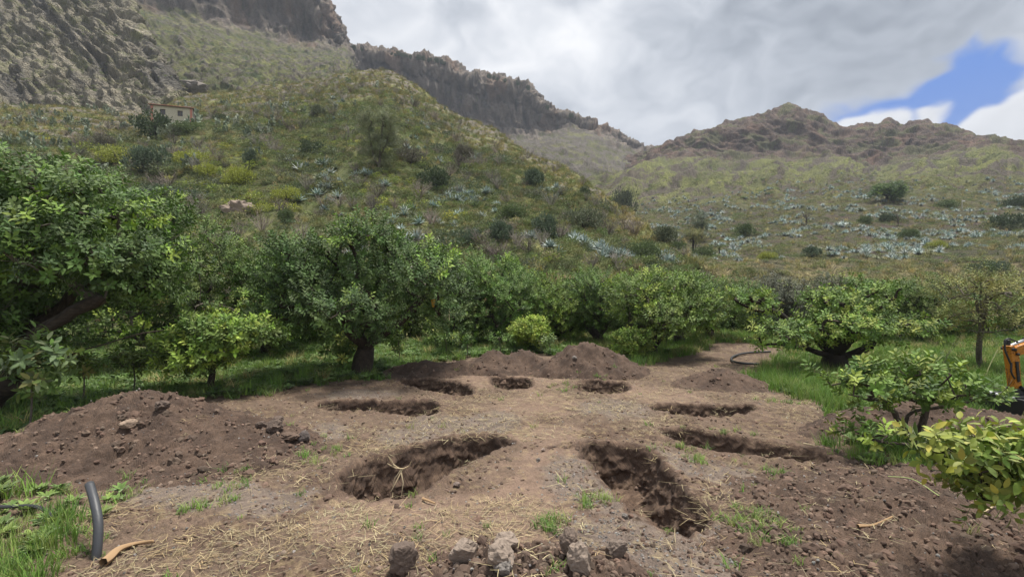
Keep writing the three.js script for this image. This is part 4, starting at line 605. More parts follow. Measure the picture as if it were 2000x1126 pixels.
function padGeo(seed, n = 16) {                                       // prickly pear: flat oval pads grown on one another
  const R = mulberry(seed), G = new Geo(), made = [];
  for (let k = 0; k < n; k++) {
    const par = k < 4 ? null : made[Math.floor(R() * made.length)], base = par ? par.tip.clone() : V((R() - 0.5) * 0.9, 0, (R() - 0.5) * 0.9), d = V((R() - 0.5) * 1.5, 0.9, (R() - 0.5) * 1.5).normalize(), s = V(R() - 0.5, 0.2 * (R() - 0.5), R() - 0.5).cross(d).normalize(), nn = s.clone().cross(d).normalize(), L = 0.36 + 0.12 * R(), w = 0.13 + 0.04 * R(), c = 0.75 + 0.5 * R(), ring = [], ring2 = [];
    for (let q = 0; q < 8; q++) { const a = q / 8 * Math.PI * 2, m = base.clone().addScaledVector(d, L * (0.5 - 0.5 * Math.cos(a))).addScaledVector(s, w * Math.sin(a) * (1 - 0.2 * Math.cos(a))); const f = m.clone().addScaledVector(nn, 0.02), b = m.clone().addScaledVector(nn, -0.02); ring.push(G.v(f.x, f.y, f.z, 0, 0, [c, c, c])); ring2.push(G.v(b.x, b.y, b.z, 0, 0, [c, c, c])); }
    for (let q = 1; q < 7; q++) { G.t(ring[0], ring[q], ring[q + 1]); G.t(ring2[0], ring2[q + 1], ring2[q]); }
    for (let q = 0; q < 8; q++) { const r = (q + 1) % 8; G.t(ring[q], ring2[q], ring[r]); G.t(ring[r], ring2[q], ring2[r]); }
    made.push({ tip: base.clone().addScaledVector(d, L * 0.93) });
  }
  return G.build(true);
}
function twigBushGeo(seed) { const R = mulberry(seed), G = new Geo(); for (let k = 0; k < 34; k++) { const th = R() * 6.3, sp = 0.75 * Math.sqrt(R()), e = V(Math.cos(th) * sp, 0.6 + 0.45 * R(), Math.sin(th) * sp), m = e.clone().multiplyScalar(0.5).add(V((R() - 0.5) * 0.2, 0.05, (R() - 0.5) * 0.2)); G.tube([V(0, 0, 0), m, e], [0.014, 0.010, 0.005], 3, 0, 0.7 + 0.6 * R()); for (let j = 0; j < 3; j++) { const b = m.clone().lerp(e, R()), f = b.clone().add(V((R() - 0.5) * 0.4, 0.2 * R(), (R() - 0.5) * 0.4)); G.tube([b, f], [0.007, 0.004], 3, 0, 0.7 + 0.6 * R()); } } return G.build(true); }
function tuftGeo(seed, n, h, w, spread, o = {}) {
  const R = mulberry(seed), G = new Geo();
  for (let k = 0; k < n; k++) {
    const th = R() * 6.3, b = V((R() - 0.5) * spread, -0.01, (R() - 0.5) * spread), L = h * (0.55 + 0.6 * R()), lean = (o.lean ?? 0.5) * (0.3 + R()), d = V(Math.cos(th), 0, Math.sin(th)), s = V(-Math.sin(th), 0, Math.cos(th)), c = 0.75 + 0.5 * R(), cc = [c, c, c * 0.95];
    const P = (t, q) => { const p = b.clone().addScaledVector(d, lean * L * t * t).addScaledVector(s, q * w * (1 - t * 0.8)); p.y += L * t * (1 - 0.25 * lean * t); return G.v(p.x, p.y, p.z, 0, t, cc); };
    const a = P(0, -1), e = P(0, 1), a2 = P(0.5, -1), e2 = P(0.5, 1), t = P(1, 0); G.t(a, e, a2); G.t(e, e2, a2); G.t(a2, e2, t);
  }
  return G.build(true);
}
const BUSH = [domeBush(31, 260, 0.15), domeBush(32, 230, 0.17, { lobes: 6 }), domeBush(33, 240, 0.14, { lobes: 12, tall: 0.8 })], AGAVE = [agaveGeo(41), agaveGeo(42, 20)], PAD = padGeo(43, 18), TWIG = twigBushGeo(44), DRYTUFT = tuftGeo(45, 40, 0.75, 0.014, 0.5, { lean: 0.9 });
// Points spread over a hill sheet inside the view (with a margin), by area
function scatter(L, count, seed, accept) {
  const R = mulberry(seed), cells = [], cum = []; let total = 0; const W1 = L.nu + 1, p = (q) => V(L.P[q * 3], L.P[q * 3 + 1], L.P[q * 3 + 2]);
  for (let j = 0; j < L.nv; j++) for (let i = 0; i < L.nu; i++) {
    const a = j * W1 + i, z = L.P[a * 3 + 2]; if (z > -8) continue; const [px, py] = project(L.P[a * 3], L.P[a * 3 + 1], z); if (px < -160 || px > 2160 || py < -60 || py > 660) continue;
    const A = p(a), B = p(a + 1), C = p(a + W1), nrm = B.clone().sub(A).cross(C.clone().sub(A)), ar = nrm.length(); if (nrm.dot(A) > 0.02 * ar * A.length() && nrm.y > 0) { const view = V(0, EYE, 0).sub(A).normalize(); if (nrm.clone().normalize().dot(view) < -0.02) continue; }
    total += ar / Math.pow(-z, 0.9); cells.push(a); cum.push(total);
  }
  const out = [];
  for (let k = 0; k < count; k++) {
    const t = R() * total; let lo = 0, hi = cum.length - 1; while (lo < hi) { const m = (lo + hi) >> 1; cum[m] < t ? lo = m + 1 : hi = m; }
    const a = cells[lo], u = R(), v = R(), A = p(a), pos = A.clone().addScaledVector(p(a + 1).sub(A), u).addScaledVector(p(a + W1).sub(A), v);
    const [px, py] = project(pos.x, pos.y, pos.z), acc = accept(pos, px, py, L.UV[a * 2 + 1], R); if (acc > R()) out.push(pos);
  }
  return out;
}
const R7 = mulberry(777);
const upJ = (a) => V((R7() - 0.5) * a, 1, (R7() - 0.5) * a).normalize();
const patch = (p, f, o) => fbm3(p.x * f + o, p.y * f * 1.2, p.z * f - o, 3);
const seat = (p, d) => { p.y -= d; return p; };
const spreadBush = (pts, lo, hi, tones, sy = 0.75) => pts.map((p) => { const s = lo + (hi - lo) * R7() * R7() + 0.1 * R7(); return [seat(p, 0.12 * s), upJ(0.4), R7() * 6.3, [s * (0.85 + 0.4 * R7()), s * sy * (0.7 + 0.6 * R7()), s], jit(tones[Math.floor(R7() * tones.length)], R7, 0.28).map((q) => q * 1.15)]; });
const GREENS = [[0.135, 0.185, 0.055], [0.165, 0.21, 0.07], [0.12, 0.16, 0.06], [0.19, 0.215, 0.08], [0.155, 0.175, 0.09]], YELLOWS = [[0.30, 0.34, 0.06], [0.36, 0.37, 0.07], [0.26, 0.32, 0.06]], OLIVES = [[0.205, 0.225, 0.08], [0.26, 0.26, 0.095], [0.175, 0.20, 0.075], [0.25, 0.215, 0.11]], BLUES = [[0.32, 0.385, 0.365], [0.38, 0.44, 0.42], [0.28, 0.345, 0.325]], STRAWS = [[0.40, 0.33, 0.14], [0.34, 0.29, 0.13], [0.27, 0.26, 0.10], [0.46, 0.39, 0.19]];
const low = (v, a, b) => 1 - sstep(a, b, v);
{ // left spur
  const pts = [[], [], []]; scatter(spur, 40000, 1, (p, px, py, v, R) => (0.16 + 0.84 * low(v, 2.2, 4.0)) * (0.25 + 0.75 * sstep(-0.35, 0.2, patch(p, 0.05, 3))) * (v < 1.05 ? 0.3 : 1)).forEach((p, i) => pts[i % 3].push(p));
  instanced('hillside_scrub', BUSH[0], matScrub, spreadBush(pts[0], 0.25, 1.2, GREENS), scene); instanced('hillside_scrub', BUSH[1], matScrub, spreadBush(pts[1], 0.3, 1.3, [...GREENS, ...OLIVES]), scene); instanced('hillside_scrub', BUSH[2], matScrub, spreadBush(pts[2], 0.25, 1.1, [...OLIVES, ...GREENS]), scene);
  instanced('dark_scrub', BUSH[0], matScrub, spreadBush(scatter(spur, 2600, 6, (p, px, py, v) => low(v, 2.4, 4.4) * sstep(0.0, 0.3, patch(p, 0.06, 91))), 0.7, 2.0, [[0.075, 0.11, 0.045], [0.10, 0.13, 0.065], [0.12, 0.135, 0.08]]), scene);
  instanced('yellow_scrub', BUSH[1], matScrub, spreadBush(scatter(spur, 4200, 2, (p, px, py, v) => sstep(0.05, 0.4, patch(p, 0.045, 17)) * low(v, 2.0, 3.6) * (px < 900 ? 1 : 0.45)), 0.4, 1.6, YELLOWS), scene);
  instanced('dry_grass', DRYTUFT, matStraw, scatter(spur, 17000, 3, (p, px, py, v) => 0.2 + 0.8 * sstep(1.8, 3.6, v)).map((p) => [p, upJ(0.3), R7() * 6.3, 0.5 + 0.7 * R7(), jit([...STRAWS, ...OLIVES][Math.floor(R7() * 8)], R7, 0.2)]), scene);
  instanced('bare_scrub', TWIG, matStraw, scatter(spur, 800, 4, (p, px, py, v) => 0.7 * low(v, 2.5, 4.8)).map((p) => [p, upJ(0.3), R7() * 6.3, 0.7 + 1.1 * R7(), jit([0.22, 0.19, 0.165], R7, 0.3)]), scene);
  instanced('prickly_pear_scrub', PAD, matAgave, scatter(spur, 2600, 5, (p, px, py, v) => (px < 560 && py > 205 ? 1 : 0.04) * sstep(1.7, 2.9, v) * low(v, 4.6, 5) * sstep(-0.15, 0.3, patch(p, 0.07, 41))).map((p) => [seat(p, 0.1), upJ(0.3), R7() * 6.3, 0.6 + 0.7 * R7(), jit([[0.17, 0.205, 0.135], [0.24, 0.265, 0.195], [0.13, 0.165, 0.10]][Math.floor(R7() * 3)], R7, 0.25)]), scene);
}
{ // right slope
  const acc = (p, px, py, v) => low(v, 3.7, 5.0) * (0.35 + 0.65 * sstep(-0.2, 0.3, patch(p, 0.045, 5)));
  const pts = scatter(mount, 40000, 11, acc); instanced('slope_scrub', BUSH[0], matScrub, spreadBush(pts.filter((_, i) => i % 2), 0.35, 1.5, [...GREENS, ...OLIVES], 0.6), scene); instanced('slope_scrub', BUSH[2], matScrub, spreadBush(pts.filter((_, i) => i % 2 === 0), 0.3, 1.2, OLIVES, 0.6), scene);
  instanced('slope_dry_grass', DRYTUFT, matStraw, scatter(mount, 15000, 12, (p, px, py, v) => (v < 2.1 ? 1 : 0.45) * low(v, 4, 5.2)).map((p) => [p, upJ(0.3), R7() * 6.3, 0.6 + 0.8 * R7(), jit([...STRAWS, ...OLIVES][Math.floor(R7() * 8)], R7, 0.2)]), scene);
  instanced('far_scrub', BUSH[1], matScrub, spreadBush(scatter(mount, 9000, 13, (p, px, py, v) => sstep(3.6, 4.6, v) * low(v, 6.8, 7.3) * sstep(-0.1, 0.4, patch(p, 0.03, 8))), 0.5, 2.4, [...GREENS, ...OLIVES], 0.5), scene);
  instanced('far_scrub', BUSH[0], matScrub, spreadBush(scatter(bowl, 7000, 14, (p, px, py, v) => low(v, 2.6, 3.2) * sstep(-0.2, 0.3, patch(p, 0.03, 18))), 0.4, 1.8, [...GREENS, ...OLIVES], 0.5), scene);
  instanced('far_scrub', BUSH[2], matScrub, spreadBush(scatter(farCliff, 5000, 15, (p, px, py, v) => low(v, 2.6, 3.2) * sstep(-0.2, 0.3, patch(p, 0.02, 28))), 0.6, 2.4, [...GREENS, ...OLIVES], 0.5), scene);
  instanced('face_scrub', BUSH[1], matScrub, spreadBush(scatter(rockFace, 5000, 16, (p) => sstep(-0.1, 0.3, patch(p, 0.06, 38))), 0.3, 1.0, [...OLIVES, ...GREENS], 0.6), scene);
}
// agave colonies: the mass is one body of plants, the ones that stand out are plants of their own
const colony = (L, list, seed) => { const c = list.map(([x, y, r, n]) => ({ p: pick(L, x, y), r, n })); const R = mulberry(seed), out = []; for (const { p, r, n } of c) for (let k = 0; k < n; k++) { const th = R() * 6.3, d = r * Math.sqrt(R()), q = p.clone().add(V(Math.cos(th) * d, 0, Math.sin(th) * d * 0.8)); q.y = heightOn(L, q.x, q.z); if (isFinite(q.y)) out.push(q); } return out; };
const hashes = new Map();
function heightOn(L, x, z) {
  let h = hashes.get(L); if (!h) { h = new Map(); for (let q = 0; q < L.n; q++) { const k = Math.round(L.P[q * 3]) + ',' + Math.round(L.P[q * 3 + 2]); const y = L.P[q * 3 + 1]; const e = h.get(k); if (e) { e[0] += y; e[1]++; } else h.set(k, [y, 1]); } hashes.set(L, h); }
  for (let r = 0; r < 4; r++) { let s = 0, n = 0; for (let a = -r; a <= r; a++) for (let b = -r; b <= r; b++) { const e = h.get((Math.round(x) + a) + ',' + (Math.round(z) + b)); if (e) { s += e[0] / e[1]; n++; } } if (n > 0 && (r > 0 || n)) return s / n; } return NaN;
}
const blue = () => jit(BLUES[Math.floor(R7() * 3)], R7, 0.15);
const agaveMass = [...scatter(mount, 19000, 21, (p, px, py, v) => sstep(2.05, 2.3, v) * low(v, 3.9, 4.7) * sstep(0.05, 0.3, patch(p, 0.055, 61) + 0.1)), ...scatter(spur, 2600, 22, (p, px, py, v) => (px > 560 ? 1 : 0) * low(v, 2.6, 3.6) * sstep(0.1, 0.35, patch(p, 0.06, 71)))];
instanced('agave_colony', AGAVE[1], matAgave, agaveMass.map((p) => [p, upJ(0.4), R7() * 6.3, 0.5 + 0.7 * R7() * R7() + 0.25 * R7(), jit(R7() < 0.15 ? [0.27, 0.29, 0.19] : BLUES[Math.floor(R7() * 3)], R7, 0.3)]), scene);
function plantClone(proto, name, label, category, group, pos, s, turn) { const o = proto.clone(); o.name = numbered(name); o.position.copy(pos); Array.isArray(s) ? o.scale.set(...s) : o.scale.setScalar(s); o.rotation.y = turn; o.userData = {}; tag(o, label, category, group); scene.add(o); return o; }
const agaveMats = BLUES.map((b) => { const m = matAgave.clone(); m.color.setRGB(...b); return m; });
const agaveProtos = [0, 1, 2].map((k) => new THREE.Mesh(AGAVE[k % 2], agaveMats[k]));
colony(spur, [[915, 388, 2.6, 20], [930, 375, 2.0, 8], [870, 365, 1.5, 3], [720, 340, 1.8, 4], [750, 362, 1.0, 2], [1080, 372, 1.6, 6], [1050, 355, 2.0, 4]], 51).forEach((p, i) => plantClone(agaveProtos[i % 3], 'agave', 'blue-grey agave rosette in the open colony on the middle hillside', 'agave', 'agaves on the middle hillside', p, 0.6 + 0.4 * R7(), R7() * 6.3));
colony(spur, [[1110, 470, 1.6, 10], [1150, 482, 1.6, 12], [1190, 500, 1.3, 8], [1230, 508, 0.9, 4], [1040, 462, 1.2, 5], [1280, 505, 1.1, 8], [1300, 515, 0.8, 4], [1080, 492, 0.8, 3]], 52).forEach((p, i) => plantClone(agaveProtos[(i + 1) % 3], 'agave', 'blue-grey agave rosette along the bank above the orchard', 'agave', 'agaves along the bank above the orchard', p, 0.65 + 0.4 * R7(), R7() * 6.3));
// bushes and trees of the hillside that stand out
const bushBig = [domeBush(61, 3600, 0.10, { lobes: 26 }), domeBush(62, 3400, 0.10, { lobes: 20, tall: 1.15 }), domeBush(63, 2600, 0.10, { lobes: 24, tall: 0.9 })];
const stemGeo = (() => { const G = new Geo(), R = mulberry(9); for (let k = 0; k < 5; k++) { const th = k * 1.3, e = V(Math.cos(th) * 0.4, 0.5, Math.sin(th) * 0.4); G.tube([V(0, -0.15, 0), e.clone().multiplyScalar(0.5), e], [0.05, 0.035, 0.015], 5); } return G.build(); })();
const bushTone = { dark: [0.062, 0.092, 0.035], mid: [0.11, 0.155, 0.052], grey: [0.13, 0.15, 0.085], blue: [0.10, 0.14, 0.08], yellow: [0.33, 0.36, 0.06], twig: [0.14, 0.13, 0.09] };
const bushMats = Object.fromEntries(Object.entries(bushTone).map(([k, c]) => { const m = matScrub.clone(); m.color.setRGB(...c); return [k, m]; }));
function hillBush(L, label, px, py, wpx, hpx, tone, shape = 0, category = 'bush') {
  const p = pick(L, px, py), s = wpx / FP * -p.z / 2 / 0.98, g = thing('hillside_bush', label, category, seat(p, 0.05), undefined); g.rotation.y = px * 0.37; g.scale.set(s, hpx / FP * -p.z / 1.12, s);
  mesh('foliage', bushBig[shape], bushMats[tone], g); mesh('stem', stemGeo, matBark, g); return g;
}
[['largest dark round bush alone on the middle hillside', 845, 362, 76, 46, 'dark'], ['grey-green bush with flat top right of the dark round bush', 968, 364, 46, 24, 'mid', 2], ['grey-green bush high on the spur near its edge', 1043, 368, 52, 42, 'blue', 1], ['small dark bush on the spur edge', 1142, 382, 26, 26, 'dark'], ['wide grey bush above the agave bank', 1137, 444, 90, 54, 'grey', 2], ['round green bush left of the wide grey bush', 1008, 428, 72, 34, 'mid'], ['grey-green bush behind the bright middle citrus tree', 975, 474, 62, 48, 'blue', 1], ['green bush beside the agaves below the wide grey bush', 1066, 462, 64, 50, 'blue', 1], ['low green bush left of the grey-green middle bush', 916, 476, 58, 36, 'blue'], ['dark green bush standing in the bank agaves at the spur foot', 1258, 504, 70, 44, 'mid'], ['grey bush behind the spur foot', 1298, 478, 62, 42, 'grey', 1], ['dark bush beside the left end of the cream house', 303, 276, 88, 62, 'dark', 1], ['low green bush under the right end of the cream house', 366, 262, 60, 26, 'mid', 2], ['low grey-green bush under the middle of the cream house', 338, 266, 44, 26, 'grey', 2], ['small dark bush right of the cream house', 428, 234, 34, 18, 'dark'], ['round grey-green bush on the grassy upper spur', 619, 230, 38, 28, 'grey', 1], ['dark bush on the left of the tall eucalyptus', 615, 300, 56, 38, 'dark', 2], ['blue-green bush among yellow scrub on the left hillside', 292, 338, 90, 58, 'blue', 1], ['small upright blue-green bush on the left hillside', 487, 322, 34, 38, 'blue', 1], ['yellow-green bush left of the blue-green one', 225, 322, 70, 44, 'yellow'], ['yellow-green bush right of the blue-green one', 375, 322, 66, 38, 'yellow', 2], ['yellow-green bush lower on the left hillside', 470, 362, 66, 40, 'yellow'], ['yellow-green bush above the fresh-topped citrus tree', 560, 388, 60, 34, 'yellow', 2], ['yellow-green bush above the pale rock', 405, 348, 50, 34, 'yellow', 1], ['brown bare bush high on the left hillside', 200, 282, 46, 28, 'twig', 2], ['dusky scrub bush below the pale rock', 345, 395, 130, 40, 'blue', 2], ['grey-green bush right of the pale rock', 560, 430, 36, 30, 'mid', 1], ['grey bush on the spur shoulder', 905, 318, 50, 40, 'twig', 1], ['thin grey bush above the agave colony', 800, 318, 60, 44, 'twig', 2]].forEach((a) => hillBush(spur, ...a));
[['dark bush on the right slope at the photo edge', 1982, 405, 44, 28, 'dark'], ['dark bush low on the right slope at the photo edge', 1975, 445, 74, 36, 'dark', 2], ['green bush in the agaves on the left part of the slope', 1452, 462, 46, 28, 'mid', 1], ['small dark bush below the umbrella tree', 1735, 432, 34, 22, 'dark'], ['small green bush left below the umbrella tree', 1690, 436, 30, 18, 'mid'], ['green bush right below the umbrella tree', 1850, 405, 40, 18, 'mid'], ['grey bush at the foot of the right slope', 1215, 425, 62, 60, 'grey', 1], ['green bush behind the spur foot in the gully', 1375, 500, 50, 26, 'mid'], ['olive bush in the gully beside the bank agaves', 1325, 492, 40, 30, 'mid', 1], ['dark green bush in the slope agaves', 1775, 462, 40, 20, 'mid'], ['yellow-green bush on the lower right slope', 1830, 486, 36, 20, 'yellow'], ['green bush just above the terrace edge', 1585, 502, 44, 24, 'blue', 1], ['yellow-green bush just above the terrace edge', 1500, 506, 40, 20, 'yellow'], ['dark scrub bush at the right end of the terrace', 1930, 530, 60, 30, 'blue', 2]].forEach((a) => hillBush(mount, ...a));
{ // low scrub that grows about the feet of the single bushes
  const R = mulberry(515), at0 = scene.children.filter((o) => o.name.startsWith('hillside_bush')), items = [[], []];
  for (const o of at0) for (let k = 0; k < 16; k++) { const th = R() * 6.3, d = o.scale.x * (0.75 + 1.3 * R() * R()), x = o.position.x + Math.cos(th) * d, z = o.position.z + Math.sin(th) * d * 0.8, L = o.position.x / -o.position.z > 0.33 ? mount : spur, y = heightOn(L, x, z); if (!isFinite(y)) continue; const s = o.scale.x * (0.18 + 0.32 * R()), c = [GREENS, GREENS, OLIVES][k % 3]; items[k % 2].push([V(x, y - 0.1, z), upJ(0.4), R() * 6.3, [s * (0.8 + 0.6 * R()), s * (0.5 + 0.5 * R()), s], jit(c[Math.floor(R() * c.length)], R, 0.25)]); }
  instanced('fringe_scrub', BUSH[0], matScrub, items[0], scene); instanced('fringe_scrub', BUSH[2], matScrub, items[1], scene);
}
function hillTree(L, o) { const p = pick(L, o.px, o.py), k = -p.z / FP, X = (a) => (a - o.px) * k, Y = (b) => (o.py - b) * k; return tree({ ...o, base: seat(p, 0.1), trunk: o.trunk.map(([x, y, z]) => [X(x), Y(y), z ?? 0]), limbs: (o.limbs ?? []).map((l) => ({ ...l, pts: l.pts.map(([x, y, z]) => [X(x), Y(y), z ?? 0]) })), blobs: o.blobs.map(([a, b, t, u, w]) => [X((a + b) / 2), Y((t + u) / 2), 0, (b - a) / 2 * k, (u - t) / 2 * k, (b - a) / 2 * k, w]) }); }
hillTree(spur, { name: 'eucalyptus_tree', label: 'tall grey-green eucalyptus with pale trunks on the hillside', px: 742, py: 328, seed: 201, radius: 0.16, bark: matBarkGrey, flare: 0.1, pipe: 0.5, seg: 0.5, trunk: [[742, 330], [744, 290], [748, 255], [750, 235]], limbs: [{ from: 0.05, pts: [[732, 300], [726, 270], [722, 245]] }, { from: 0.3, pts: [[755, 280], [762, 255]] }], blobs: [[712, 770, 214, 262], [705, 740, 240, 290], [735, 778, 245, 300], [715, 765, 280, 320, 1.2]], clumps: 66, perClump: 18, clumpR: 0.55, sprig: 'thin', leafScale: 2.4, tone: 'euca', flush: 0, gap: 0.4, minY: 0.8, minR: 0.02 });
hillTree(mount, { name: 'umbrella_tree', label: 'flat-topped umbrella tree alone on the right slope', px: 1734, py: 392, seed: 202, radius: 0.3, bark: matBarkDark, seg: 0.6, trunk: [[1734, 393], [1733, 386], [1733, 380]], limbs: [{ pts: [[1715, 374]] }, { pts: [[1752, 374]] }], blobs: [[1702, 1735, 362, 382], [1715, 1760, 358, 378], [1735, 1766, 364, 384]], clumps: 70, perClump: 22, clumpR: 0.7, sprig: 'far', leafScale: 2.0, tone: 'dark', flush: 0.1, gap: 0.5, minY: 0.9, minR: 0.03 });
hillTree(mount, { name: 'slender_tree', label: 'slender grey tree with a pale trunk in the gully', px: 1370, py: 470, seed: 203, radius: 0.14, bark: matBarkGrey, flare: 0, seg: 0.6, trunk: [[1370, 472], [1371, 450], [1371, 430]], limbs: [{ pts: [[1360, 425]] }], blobs: [[1350, 1378, 415, 460], [1345, 1370, 432, 470, 3]], clumps: 36, perClump: 16, clumpR: 0.6, sprig: 'thin', leafScale: 2.4, tone: 'grey', flush: 0, gap: 0.4, minY: 1 , minR: 0.02 });
hillTree(mount, { name: 'slender_tree', label: 'dark two-stemmed tree beside the slender grey one', px: 1355, py: 492, seed: 204, radius: 0.16, bark: matBarkDark, flare: 0, seg: 0.6, trunk: [[1353, 493], [1353, 475], [1352, 462]], limbs: [{ from: 0.05, pts: [[1358, 480], [1359, 462]] }], blobs: [[1336, 1362, 448, 466], [1345, 1375, 450, 470]], clumps: 26, perClump: 14, clumpR: 0.5, sprig: 'thin', leafScale: 2.2, tone: 'ochre', flush: 0, gap: 0.4, minY: 1, minR: 0.02 });
{ // small dragon-palm with a stout stem
  const p = pick(mount, 1405, 500), k = -p.z / FP, g = thing('dwarf_palm', 'small palm with a dark stem beside the gully', 'palm', seat(p, 0.1)); const G = new Geo(); G.tube([V(0, 0, 0), V(0.03, 8 * k, 0), V(0, 15 * k, 0)], [1.3 * k, 1.1 * k, 1.2 * k], 7, 0.2); mesh('trunk', G.build(), matBark, g);
  const m = matAgave.clone(); m.color.setRGB(0.15, 0.17, 0.06); const c = mesh('crown', AGAVE[0], m, g); c.position.y = 14 * k; c.scale.setScalar(9 * k); }
for (const [px, py, h, n] of [[1755, 440, 34, 5], [895, 330, 44, 6], [1575, 440, 40, 5]]) { const L = px > 1300 ? mount : spur, p = pick(L, px, py), k = -p.z / FP, g = thing('bare_tree', { 1755: 'leafless thin tree below the umbrella tree', 895: 'leafless thin tree on the spur beside the agaves', 1575: 'leafless thin tree on the left of the right slope' }[px], 'tree', seat(p, 0.1)), R = mulberry(px), G = new Geo(); const T = new Geo(); T.tube([V(0, 0, 0), V(0.1, h * k * 0.3, 0), V(0, h * k * 0.55, 0)], [0.09, 0.07, 0.04], 6); mesh('trunk', T.build(), matBarkGrey, g);
  for (let j = 0; j < n * 5; j++) { const b = V(0, h * k * (0.12 + 0.42 * R()), 0), e = b.clone().add(V((R() - 0.5) * h * k * 0.6, h * k * (0.2 + 0.35 * R()), (R() - 0.5) * h * k * 0.6)); G.tube([b, b.clone().lerp(e, 0.5).add(V(0, -0.1, 0)), e], [0.04, 0.03, 0.012], 4); } const t = mesh('twigs', G.build(), matBarkGrey, g); t.userData.kind = 'stuff'; }
// little trees along the far skyline
{ const R = mulberry(91), tg = new Geo(); tg.tube([V(0, -0.4, 0), V(0, 0.5, 0), V(0, 0.9, 0)], [0.05, 0.04, 0.02], 5); const tGeo = tg.build(), proto = new THREE.Group(); mesh('crown', bushBig[2], bushMats.dark, proto).position.y = 0.12; mesh('trunk', tGeo, matBarkDark, proto);
  const xs = [684, 688, 693, 700, 706, 766, 771, 777, 783, 789, 795, 802, 818, 826, 836, 842, 852, 860, 868, 955, 963, 972, 985, 1010, 1032, 1068, 1116, 1122]; xs.forEach((x) => { const y = interpX(farX, farTop, x), p = pick(farCliff, x, y + 1); const o = plantClone(proto, 'skyline_tree', 'tiny dark tree on the skyline of the far cliff', 'tree', 'trees on the far skyline', seat(p, 0.3), 1, R() * 6); const s = 1.5 + 1.3 * R(); o.scale.set(s * 0.9, s * 1.9, s * 0.9); }); }
console.log('hill plants done');
// ---------- house on the hillside ----------
{ const p = pick(spur, 342, 240), k = -p.z / FP, w = 68 * k, h = 23 * k, d = 3.6, g = thing('house', 'small cream house with flat roof and salmon corners on the hillside', 'house', V(p.x, p.y - 0.9, p.z)); g.rotation.y = 0.30;
  const wallM = M({ color: col(0.78, 0.72, 0.58), map: noiseTexture(256, (u, v) => { const a = tileN(u, v, 6, 5), b = tileN(u, v, 18, 4, 5); const k = 0.88 + 0.08 * a; return b > 0.25 ? [k * 0.86, k * 0.82, k * 0.74] : [k, k, k * 0.98]; }), bumpMap: rockBump, bumpScale: 0.01 }), grey = M({ color: col(0.34, 0.31, 0.28), bumpMap: rockBump, bumpScale: 0.02 }), salmon = M({ color: col(0.52, 0.225, 0.165) }), roofM = M({ color: col(0.2, 0.15, 0.12) }), frameM = M({ color: col(0.16, 0.1, 0.07) }), glass = M({ color: col(0.09, 0.085, 0.085), roughness: 0.35 });
  const H0 = h + 0.9, win = [[-0.22, 0.5], [0.2, 0.5]], ww = 0.13 * w, wh = 0.46 * h, yb = 0.9 + 0.30 * h;
  const S = new THREE.Shape([[-w / 2, 0], [w / 2, 0], [w / 2, H0], [-w / 2, H0]].map((a) => new THREE.Vector2(...a))); for (const [x] of win) { const x0 = x * w - ww / 2; S.holes.push(new THREE.Path([[x0, yb], [x0, yb + wh], [x0 + ww, yb + wh], [x0 + ww, yb]].map((a) => new THREE.Vector2(...a)))); }
  const fg = new THREE.ExtrudeGeometry(S, { depth: 0.25, bevelEnabled: false }); fg.translate(0, 0, d / 2 - 0.25); mesh('front_wall', fg, wallM, g);
  const bx = (n, a, b, c, x, y, z, m, par = g) => { const q = mesh(n, new RoundedBoxGeometry(a, b, c, 1, 0.02), m, par); q.position.set(x, y, z); return q; };
  bx('foundation', w - 0.1, 2.4, d - 0.1, 0, -1.19, -0.02, grey);
  bx('side_wall', 0.25, H0, d - 0.26, w / 2 - 0.125, H0 / 2, -0.13, grey); bx('side_wall', 0.25, H0, d - 0.26, -w / 2 + 0.125, H0 / 2, -0.13, grey); bx('back_wall', w - 0.52, H0, 0.25, 0, H0 / 2, -d / 2 + 0.13, grey);
  bx('corner', 0.055 * w, H0 - 0.02, 0.08, w / 2 - 0.026 * w, H0 / 2, d / 2 + 0.03, salmon); bx('corner', 0.055 * w, H0 - 0.02, 0.08, -w / 2 + 0.026 * w, H0 / 2, d / 2 + 0.03, salmon);
  const roof = bx('roof', w + 0.5, 0.16, d + 0.55, 0, H0 + 0.082, 0, roofM); bx('roof_edge', w + 0.52, 0.07, 0.05, 0, 0.03, (d + 0.55) / 2 + 0.02, salmon, roof);
  for (const [x] of win) { const f = bx('window', ww - 0.01, wh - 0.01, 0.06, x * w, yb + wh / 2, d / 2 - 0.16, frameM); bx('pane', ww * 0.4, wh * 0.84, 0.03, -ww * 0.235, 0, 0.028, glass, f); bx('pane', ww * 0.4, wh * 0.84, 0.03, ww * 0.235, 0, 0.028, glass, f); }
}
{ const m = matAgave.clone(); m.color.setRGB(0.20, 0.235, 0.16); const proto = new THREE.Mesh(PAD, m); [[300, 250, 'at the left corner of the cream house'], [318, 249, 'below the left window of the cream house'], [338, 248, 'below the middle of the cream house'], [356, 247, 'below the right window of the cream house'], [372, 246, 'at the right corner of the cream house'], [392, 240, 'just right of the cream house'], [270, 252, 'left of the dark bush by the house'], [330, 262, 'lowest of those before the cream house']].forEach(([x, y, l], i) => plantClone(proto, 'prickly_pear', 'grey-green prickly pear ' + l, 'cactus', 'prickly pears by the house', seat(pick(spur, x, y), 0.1), 1.25 + 0.25 * (i % 3), i * 1.3)); }
